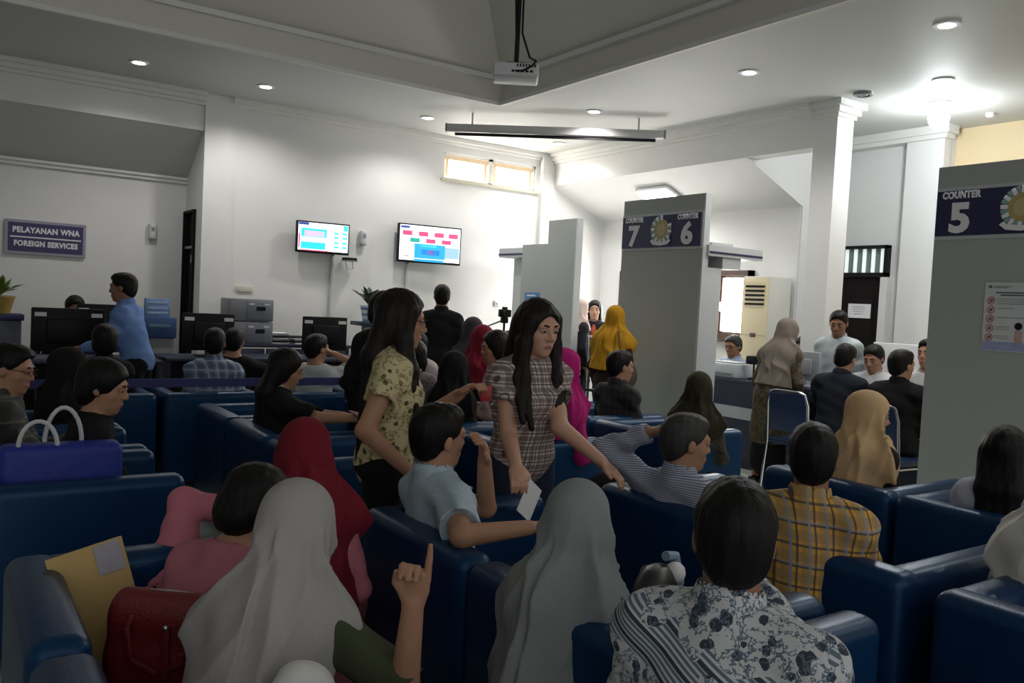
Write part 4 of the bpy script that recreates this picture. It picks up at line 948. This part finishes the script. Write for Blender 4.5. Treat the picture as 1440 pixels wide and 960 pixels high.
# office stools for staff
def office_chair(x, y, rz, lab, z=.46):
    t = thing('office_chair', lab, 'chair', (x, y, 0), rz, 'staff office chairs')
    MB().box(-.21, .21, -.21, .21, z - .07, z, bev=.03, seg=3).build('seat', M_dark, t); MB().box(-.25, -.20, -.19, .19, z + .1, z + .45, bev=.025, seg=3).build('backrest', M_dark, t)
    MB().tube([(0, 0, .08), (0, 0, z - .06)], .025, 10).build('gas_column', M_metal, t); MB().tube([(-.2, 0, z - .05), (-.24, 0, z + .2)], .018, 8).build('back_bar', M_dark, t)
    for k in range(5):
        a = R(72 * k); q = MB().tube([(0, 0, .09), (.26 * math.cos(a), .26 * math.sin(a), .06)], .018, 8).build('spoke', M_dark, t); MB().ball((.26 * math.cos(a), .26 * math.sin(a), .03), .029, 8).build('caster', M_dark, q)
for a in ((7.72, 6.5, 180, 'black office chair under the person with glasses at counter 6'), (8.0, 5.80, 180, 'black office chair under the person behind the pale monitor'), (7.46, 4.60, 180, 'black office chair under the person in white uniform'), (7.50, 4.05, 180, 'black office chair under the person hidden by counter 5'), (1.16, 9.75, -90, 'black office chair under the person behind the monitors')): office_chair(*a)
# ------------------------------------------------------------------ the people
HJ = lambda n, c: mat('scarf ' + n, c, .9, .10, 10, .3, bscale=180, spec=.2)
N1, N2, N3 = .0068, .0105, .015
pk = cloth('pink knit', (.42, .15, .19)); mar = HJ('maroon', (.165, .012, .024))
batik = mat_floral('batik blue grey print', (.52, .54, .55), (.03, .04, .06), (.10, .14, .19), 27, .60, True)
person((.80, 2.08, 1.045), 46, 'person in a light grey hijab and olive top pointing upward with one hand', 'f', top=cloth('olive green', (.055, .065, .035)), hijab=HJ('light grey', (.36, .345, .335)), lean=24, hyaw=-8, hpitch=-20,
       hands=((.0, .30, .60), ('w', .925, 1.70, .845)), poles=(None, (.1, .1, -1)), grips=('rest', 'point'), sleeve=.60, bottom=M_khaki, h=N1, drop=.34, drape=1.06, seat=.43, fringe=True)
person((.84, 2.47, 1.00), 22, 'black haired person in pink knit bending beside the red handbag', 'f', top=pk, hair='mop', lean=26, hpitch=-30, h=N1, seat=.42, collar=False, sleeve=.9, bulk=1.08, bottom=cloth('dusty pink', (.30, .12, .15)))
person((1.08, 2.84, 1.085), 62, 'person in maroon hijab and pink bell sleeves stooping over the seats', 'f', top=cloth('rose pink', (.50, .17, .22)), hijab=mar, lean=14, hpitch=-25, hyaw=10, hands=(('w', .62, 2.72, .66), None), poles=((-1, .2, .9), None), bell=(0,),
       sleeve=.98, h=N1, seat=.42, drop=.50, drape=1.12, fold=.006, skirt=cloth('rose skirt', (.40, .13, .17)))
person((1.55, 2.70, 1.155), -4, 'person in pale blue patterned short sleeved shirt resting chin on hand', 'm', top=mat_floral('pale blue fine print', (.36, .46, .54), (.22, .30, .38), (.45, .55, .62), 60, .40), lean=-4, side=-4, hyaw=8, hroll=-4, hands=(('w', 1.70, 2.62, .96), ('w', 1.66, 2.27, .80)), poles=((-.3, .6, -1), (1, -.6, -.2)),
       grips=('hold', 'rest'), sleeve=.42, bottom=M_jean, h=N1, seat=.44)
person((1.66, 3.24, 1.57), -26, 'long haired person in cream and olive printed blouse standing in profile', 'f', 'stand', top=mat_floral('cream olive print', (.55, .48, .27), (.07, .06, .03), (.22, .18, .07), 22, .50), hair='long', hmat=M_hairb, hairlen=.62, lean=3, hpitch=-8,
       hands=(('w', 1.86, 3.10, 1.15), ('w', 1.58, 3.00, .86)), grips=('hold', 'rest'), sleeve=.26, collar=False, bottom=M_trs, h=N1, glasses=True, skin='tan')
person((2.20, 2.99, 1.56), -96, 'person in brown and white checked blouse with long dark hair leaning on a chair', 'f', 'stand', top=mat_plaid('brown white check', (.55, .47, .43), (.055, .026, .022), (.03, .015, .013), 23), hair='long', hmat=M_hairb, hairlen=.40, lean=8, hyaw=8, hpitch=-9,
       hands=(('w', 2.36, 2.72, .90), ('w', 1.965, 2.79, .89)), poles=((1, -.4, .1), (-.4, -1, 0)), grips=('rest', 'hold'), sleeve=.22, bottom=M_jean, h=N1, skin='fair')
person((1.51, 1.82, 1.045), 20, 'person in a grey green hijab seated in front of the batik shirt person', 'f', top=mat_floral('dark grey leaf print', (.10, .11, .11), (.02, .022, .025), (.2, .2, .2), 30, .45), hijab=HJ('grey green', (.23, .255, .255)), hyaw=18, hpitch=-14, lean=10, h=N1, drop=.37, drape=1.05, seat=.42, sleeve=.95)
person((1.40, 1.175, 1.19), 22, 'person in white and blue batik print shirt seen from behind', 'm', top=batik, lean=6, hyaw=22, h=N1, hands=((-.15, .3, .62), ('w', 1.76, 1.40, .86)), grips=('rest', 'rest'), sleeve=.95, bulk=1.16, seat=.44, skin='deep')
person((2.60, 1.85, 1.165), 18, 'person in yellow, blue and black plaid shirt seen from behind', 'm', top=mat_plaid('yellow blue plaid', (.66, .36, .06), (.30, .20, .10), (.04, .045, .06), 14, (.22, .30, .40)), lean=2, hyaw=18, h=.008, sleeve=.95, bulk=1.1, seat=.44, skin='deep')
person((2.68, 2.53, 1.105), 2, 'grey haired person in blue striped shirt with hand behind his head', 'm', top=mat_stripe('white blue fine stripe', (.40, .42, .50), (.10, .13, .22), 110), hmat=M_hairg, lean=3, hyaw=-24, hpitch=-4, h=.008, hands=(('w', 2.60, 2.68, 1.02), None), poles=((-1, -.6, .1), None), grips=('fist', 'rest'), sleeve=.95, seat=.42)
person((4.02, 2.53, 1.175), 5, 'person in a beige hijab looking towards counter 5', 'f', top=cloth('black blouse', (.012, .012, .014)), hijab=HJ('beige', (.54, .37, .20)), hyaw=-48, hpitch=-6, lean=5, h=N2, drop=.32, drape=1.0, sleeve=.95, seat=.43)
person((3.98, 1.83, 1.10), 15, 'person with long straight black hair and white top before counter 5', 'f', top=cloth('pale lilac white', (.46, .48, .56)), hair='back', hairlen=.30, lean=6, hyaw=-10, h=N2, sleeve=.5, seat=.42)
person((3.05, 1.20, 1.15), 10, 'person in white hijab at the end of the row behind the plaid shirt person', 'f', top=cloth('white blouse', (.55, .55, .54)), hijab=HJ('white', (.60, .60, .58)), lean=4, h=N2, drop=.36, drape=1.1, seat=.43)
person((4.42, 4.93, 1.22), 5, 'person in black checked shirt seated below the yellow hijab', 'm', top=mat_plaid('black check', (.016, .016, .018), (.03, .028, .03), (.008, .008, .008), 16), hyaw=-18, h=N2, sleeve=.95)
person((4.40, 4.08, 1.13), 20, 'person in a dark olive hijab beside the counter 6 partition', 'f', top=mat_floral('olive black print', (.032, .028, .016), (.010, .009, .006), (.06, .05, .03), 25), hijab=HJ('dark olive', (.030, .027, .014)), hyaw=10, h=N2, drop=.20, sleeve=.95)
person((.65, 4.14, 1.19), -6, 'black haired person in black seated in profile beside the blue bag', 'f', top=cloth('black', (.009, .009, .010)), hair='mop', hyaw=-20, hpitch=-12, lean=12, h=N2, hands=((-.05, .36, .58), (.12, .40, .56)), sleeve=.85, collar=False, bottom=M_khaki)
person((.66, 5.62, 1.14), 5, 'person in a black headscarf behind the black haired person', 'f', top=cloth('black', (.009, .009, .010)), hijab=HJ('black', (.010, .010, .011)), lean=4, h=N2, sleeve=.95)
person((.33, 4.86, 1.21), -5, 'person in dark grey plaid shirt and glasses at the edge of the seats', 'm', top=mat_plaid('dark grey plaid', (.040, .042, .036), (.015, .015, .014), (.12, .12, .10), 9), hyaw=-20, hpitch=-10, glasses=True, h=N2, sleeve=.9, hands=((-.05, .38, .72), (.05, .40, .70)))
person((1.32, 7.93, 1.64), 150, 'person in light blue shirt standing and leaning over the desk', 'm', 'stand', top=cloth('sky blue', (.14, .24, .50)), lean=14, hpitch=-4, h=.013, sleeve=.95, hands=((-.12, .42, 1.0), (.12, .42, 1.0)), skin='deep')
person((1.16, 9.55, 1.40), -90, 'person whose head shows above the black monitors', 'm', top=cloth('dark blue shirt', (.03, .04, .09)), h=N3, seat=.50, sleeve=.6, hpitch=-15, skin='deep')
person((1.05, 6.95, 1.23), 80, 'dark haired person seated in front of the standing person in blue', 'f', top=cloth('black', (.009, .009, .010)), hair='mop', h=N3, sleeve=.9)
person((1.86, 6.96, 1.225), 70, 'person in blue and white plaid shirt seen from behind at the barrier', 'm', top=mat_plaid('blue white plaid', (.20, .26, .38), (.05, .07, .13), (.40, .44, .50), 13), h=N2, sleeve=.9, bulk=1.05, skin='deep')
person((2.22, 7.66, 1.20), 60, 'person in black tee shirt beside the blue plaid shirt person', 'm', top=cloth('black', (.009, .009, .010)), h=N2, sleeve=.4, hands=(None, (.34, .30, .78)), poles=(None, (1, .2, -.3)), collar=False)
person((1.81, 5.03, 1.185), -8, 'long haired person in black and white top reading a magazine', 'f', top=cloth('black', (.009, .009, .010)), hair='back', hairlen=.34, hyaw=-12, hpitch=-16, lean=8, h=N2, hands=(('w', 2.14, 4.82, .80), ('w', 2.10, 4.62, .82)), grips=('hold', 'hold'), sleeve=.5, collar=True, coll_mat=cloth('white yoke', (.45, .45, .46)))
person((2.68, 6.84, 1.20), 40, 'person in white tee shirt with hand at his ear', 'm', top=cloth('white tee', (.50, .53, .54)), hyaw=-20, h=N2, sleeve=.4, hands=(None, (.13, .12, 1.05)), poles=(None, (1, .5, -.6)), collar=False, skin='tan')
person((3.20, 6.92, 1.26), 75, 'person in lavender white shirt seen from behind', 'm', top=cloth('lavender white', (.40, .39, .47)), h=N2, sleeve=.5)
person((3.75, 7.05, 1.24), 60, 'person in pinkish white top next to the lavender shirt person', 'f', top=cloth('pinkish white', (.52, .45, .46)), hair='back', hairlen=.2, h=N3, sleeve=.5)
person((4.46, 7.87, 1.715), 62, 'person in black shirt standing below the larger television', 'm', 'stand', top=cloth('black', (.009, .009, .010)), h=.013, sleeve=.5, bottom=M_trs, hands=((-.22, .32, 1.25), None))
person((2.46, 5.11, 1.575), 40, 'black haired person standing behind the person in printed blouse', 'f', 'stand', top=cloth('black', (.009, .009, .010)), hair='mop', h=N2, sleeve=.9)
person((4.37, 7.07, 1.395), 70, 'person in charcoal hijab near the maroon cap', 'f', top=cloth('charcoal', (.03, .03, .035)), hijab=HJ('charcoal', (.045, .042, .046)), h=N3, drop=.24)
person((3.78, 5.95, 1.355), 60, 'person in maroon red headscarf beside the charcoal hijab', 'f', top=cloth('black', (.009, .009, .010)), hijab=HJ('wine red', (.20, .012, .030)), h=N3, drop=.16)
person((3.46, 5.30, 1.33), 140, 'person with dark hair and pale pink top turned towards the televisions', 'f', top=cloth('pale pink beige', (.42, .31, .28)), hair='back', hairlen=.10, hmat=M_hairb, hyaw=20, hpitch=-10, h=N2, sleeve=.95, seat=.52, collar=False)
person((2.95, 4.98, 1.19), 20, 'person in black hijab seated beside the person in pale pink', 'f', top=cloth('black', (.009, .009, .010)), hijab=HJ('black', (.010, .010, .011)), h=N2, drop=.32, sleeve=.95)
person((3.06, 5.78, 1.22), 60, 'person in maroon and white patterned top behind the black hijab', 'f', top=mat_floral('maroon white print', (.20, .17, .18), (.06, .012, .025), (.10, .04, .06), 16), hair='mop', h=N3, sleeve=.6)
person((3.24, 4.13, 1.28), -5, 'person in a magenta hijab behind the checked blouse person', 'f', top=cloth('magenta dress', (.36, .012, .13)), hijab=HJ('magenta', (.42, .014, .16)), h=N2, drop=.38, sleeve=.95)
person((5.05, 7.42, 1.25), 50, 'black haired person seated in front of the tripod', 'm', top=cloth('black', (.009, .009, .010)), hair='mop', h=N3, seat=.46)
person((5.52, 6.27, 1.575), 20, 'person in mustard yellow hijab standing by counter 7', 'f', 'stand', top=cloth('dark maroon', (.035, .010, .012)), hijab=HJ('mustard', (.52, .27, .018)), hyaw=20, lean=4, h=N2, drop=.36, drape=1.12, sleeve=.95, skirt=cloth('dark brown skirt', (.03, .024, .020)))
person((6.70, 8.28, 1.65), -10, 'person in pale pink hijab and dark uniform behind the shelf stand', 'f', 'stand', top=cloth('dark uniform', (.014, .014, .020)), hijab=HJ('pale pink', (.52, .40, .36)), h=N3, drop=.12, drape=.8, sleeve=.95)
person((7.10, 8.48, 1.645), -130, 'person in dark uniform with orange neck scarf facing the hall', 'f', 'stand', top=cloth('dark uniform', (.014, .014, .020)), hair='bun', h=.013, sleeve=.95, skin='fair', tie=cloth('orange scarf', (.5, .12, .06)))
person((7.58, 6.56, 1.31), 176, 'person with glasses in light blue shirt seated at counter 6', 'm', top=cloth('light blue shirt', (.28, .36, .48)), glasses=True, h=.013, seat=.47, hpitch=-10, hyaw=10, skin='deep', hmat=M_hairg, sleeve=.5)
person((6.56, 5.00, 1.525), 10, 'person in brown batik coat and taupe hijab bending at the service desk', 'f', 'stand', top=mat_floral('brown batik print', (.060, .042, .022), (.012, .010, .008), (.13, .10, .06), 16), hijab=HJ('taupe', (.21, .18, .15)), lean=14, side=3, hyaw=-12, hpitch=-18, h=N2, drop=.40, drape=.95, sleeve=.95, long_top=.35, skirt=cloth('black skirt', (.010, .010, .010)))
person((7.84, 5.80, 1.35), 185, 'person with short hair behind the pale monitor', 'm', top=cloth('white shirt', (.50, .50, .52)), h=.013, seat=.47, hpitch=-14, skin='tan')
person((7.27, 4.99, 1.635), 195, 'person in white blue shirt standing before the column', 'm', 'stand', top=cloth('white blue shirt', (.44, .50, .52)), h=.012, hpitch=-16, hyaw=8, lean=6, sleeve=.95, skin='deep')
person((6.68, 4.47, 1.335), 8, 'person in dark hooded jacket seated at the service desk', 'm', top=cloth('dark slate jacket', (.014, .017, .026)), h=N2, lean=10, hpitch=-14, sleeve=.95, seat=.48, bulk=1.1, bottom=M_jean)
person((7.33, 4.64, 1.325), 188, 'person in white uniform shirt with black name badge at the service desk', 'm', top=cloth('white uniform', (.60, .60, .62)), h=.011, hpitch=-18, seat=.47, sleeve=.5, skin='tan', bulk=1.05, lean=8)
person((6.54, 3.87, 1.33), 5, 'person in black jacket seated beside counter 5', 'm', top=cloth('black jacket', (.009, .009, .010)), h=N2, hyaw=-18, sleeve=.95, seat=.48, bulk=1.12)
person((7.40, 4.13, 1.42), 180, 'person half hidden by the counter 5 partition', 'm', top=cloth('white shirt', (.50, .50, .52)), h=N3, seat=.50, sleeve=.5)
person((.27, 7.05, 1.30), 60, 'person in blue shirt at the edge of the foreign services desk', 'm', top=cloth('mid blue', (.06, .11, .18)), h=N3, sleeve=.5)

# ------------------------------------------------------------------ things people hold or set down
t = thing('envelope', 'brown paper document envelope leaning in the armchair', 'envelope', (.45, 2.54, .44), 0); Rm = Matrix.Rotation(R(-14), 3, 'Y') @ Matrix.Rotation(R(-10), 3, 'X')
me = MB().box(-.105, .095, -.006, .006, 0, .38, bev=.003); bmesh.ops.rotate(me.bm, cent=(0, 0, 0), matrix=Rm, verts=me.bm.verts); me.build('pouch', mat('manila paper', (.50, .35, .13), .7, .08, 10), t)
me = MB().box(.015, .085, -.010, -.006, .29, .375); bmesh.ops.rotate(me.bm, cent=(0, 0, 0), matrix=Rm, verts=me.bm.verts); me.build('label_sheet', mat('grey label', (.36, .35, .40), .7, .1, 40), t)
for k in range(2):
    me = MB().box(-.10 + .012 * k, -.097 + .012 * k, -.009, -.006, .02, .34); bmesh.ops.rotate(me.bm, cent=(0, 0, 0), matrix=Rm, verts=me.bm.verts); me.build('print_line', mat('faded brown ink', (.25, .17, .07), .7), t)
t = thing('handbag', 'dark red handbag with zip pull standing on the armchair seat', 'handbag', (.52, 2.28, .43), -40)
hb = [('u', cone((-.11, 0, .06), (.11, 0, .06), .055), .03), ('u', cone((-.12, 0, .15), (.12, 0, .15), .052), .08), ('u', cone((-.12, 0, .25), (.12, 0, .25), .045), .08), ('u', cone((-.115, 0, .30), (.115, 0, .30), .022), .06)]
red = mat('red leather', (.14, .008, .010), .45, .2, 20, .3)
link('body', sdf_mesh('body', hb, .008), red, t); MB().tube([(-.12, 0, .318), (0, 0, .323), (.12, 0, .318)], .006, 6).build('zip', M_metal, t)
MB().tube([(.02, -.055, .25), (.02, -.065, .12)], .008, 6, .013).build('tassel', red, t); MB().lathe([(.014, 0), (.012, .006)], (.07, -.06, .24), 10).build('stud', M_metal, t); MB().ball((.02, -.06, .25), .008, 8).build('ring', M_metal, t)
MB().tube([(-.08, -.03, .29), (-.085, -.06, .24), (-.07, -.062, .16), (.0, -.064, .13), (.07, -.062, .16), (.085, -.06, .24), (.08, -.03, .29)], .007, 6).build('handle', red, t)
t = thing('shopping_bag', 'bright blue cloth shopping bag with white handles in an armchair', 'bag', (.44, 3.925, .44), 0)
sb = [('u', cone((-.17, 0, .06), (.17, 0, .06), .06), .05), ('u', cone((-.18, 0, .25), (.19, 0, .25), .05), .1), ('u', cone((-.20, 0, .40), (.20, 0, .38), .025), .08), ('f', lambda X, Y, Z: .006 * np.sin(X * 40 + Z * 22))]
MB().box(-.23, .23, -.07, .07, 0, .44, bev=.035, seg=3).build('body', mat('blue bag fabric', (.006, .022, .25), .55, .25, 9, .5, bscale=14), t)
for q in (-.022, .022): MB().tube([(-.09 + .07 * math.cos(a) + (.10 if q > 0 else 0) , q * 1.8, .43 + (.13 + q) * math.sin(a)) for a in np.linspace(math.pi * 1.02, -.02, 14)], .009, 8).build('handle', mat('white webbing', (.55, .56, .58), .7), t)
t = thing('document', 'folded white paper in the hand of the person in checked blouse', 'paper', (1.975, 2.70, .77), 20); me = MB().box(-.055, .055, -.002, .002, -.07, .07); bmesh.ops.rotate(me.bm, cent=(0, 0, 0), matrix=Matrix.Rotation(R(35), 3, 'Y'), verts=me.bm.verts); me.build('sheet', M_paper, t)
t = thing('magazine', 'open magazine held by the long haired person in black', 'magazine', (2.20, 4.62, .83), -10)
for q in (-1, 1):
    me = MB().box(0, .15, -.10, .10, 0, .006); bmesh.ops.rotate(me.bm, cent=(0, 0, 0), matrix=Matrix.Rotation(R(-12 * q if q > 0 else 192), 3, 'Y'), verts=me.bm.verts); me.build('page', mat('magazine page %d' % q, (.36, .38, .40) if q > 0 else (.34, .16, .20), .5, .4, 14), t)
t = thing('phone', 'red phone case in the hand of the person in printed blouse', 'phone', (1.95, 3.02, 1.15), -20); MB().box(-.025, .025, -.005, .005, -.02, .05, bev=.003).build('case', mat('red case', (.30, .02, .025), .4), t); MB().box(-.022, .022, .005, .007, -.017, .047).build('screen', M_dark, t)
t = thing('shoulder_bag', 'brown grey shoulder bag at the side of the mustard hijab person', 'bag', (5.50, 6.02, .92), 20)
link('body', sdf_mesh('body', [('u', ell((0, 0, .0), (.15, .07, .13)), 0)], .012), mat('brown grey leather', (.075, .062, .048), .5, .2, 12), t); MB().tube([(-.12, .0, .08), (-.05, .10, .42), (.06, .16, .44), (.12, .05, .08)], .010, 6).build('strap', mat('brown strap', (.16, .08, .03), .5), t)
t = thing('hand_bag', 'dark bag with pale blue strap on the lap of the grey green hijab person', 'bag', (1.86, 1.86, .66), 25)
link('body', sdf_mesh('body', [('u', ell((0, 0, 0), (.13, .06, .085)), 0), ('u', ell((.02, .0, .05), (.09, .05, .05)), .03)], .009), mat('black bag', (.012, .013, .016), .4), t)
MB().tube([(.11, -.02, -.08), (.15, -.03, .02), (.12, -.02, .11), (.06, -.01, .12)], .016, 8).build('strap', mat('pale blue strap', (.20, .30, .38), .6), t); MB().ball((.07, -.04, .07), .035, 10).build('white_panel', M_paper, t)
t = thing('tote_bag', 'white cloth tote on the lap of the pointing person', 'bag', (.66, 1.70, .62), 30); link('body', sdf_mesh('body', [('u', ell((0, 0, .04), (.10, .07, .10)), 0), ('f', lambda X, Y, Z: .004 * np.sin(X * 60 + Z * 40))], .009), mat('white canvas', (.62, .62, .60), .8), t)
t = thing('backpack', 'black backpack strap bag beside the person in black at the seats', 'bag', (2.45, 3.90, .0), 0)
link('body', sdf_mesh('body', [('u', cone((0, 0, .12), (0, 0, .34), .12, .10), 0), ('u', ell((0, .09, .16), (.09, .05, .10)), .03)], .012), M_dark, t); MB().tube([(-.05, -.09, .40), (-.05, -.15, .3), (-.05, -.10, .12)], .014, 6).build('strap', M_dark, t)
t = thing('name_badge', 'small black name badge on the white uniform shirt', 'badge', (7.085, 4.555, .985), 8); MB().box(-.004, .004, -.035, .035, -.009, .009, bev=.002).build('plate', M_dark, t)
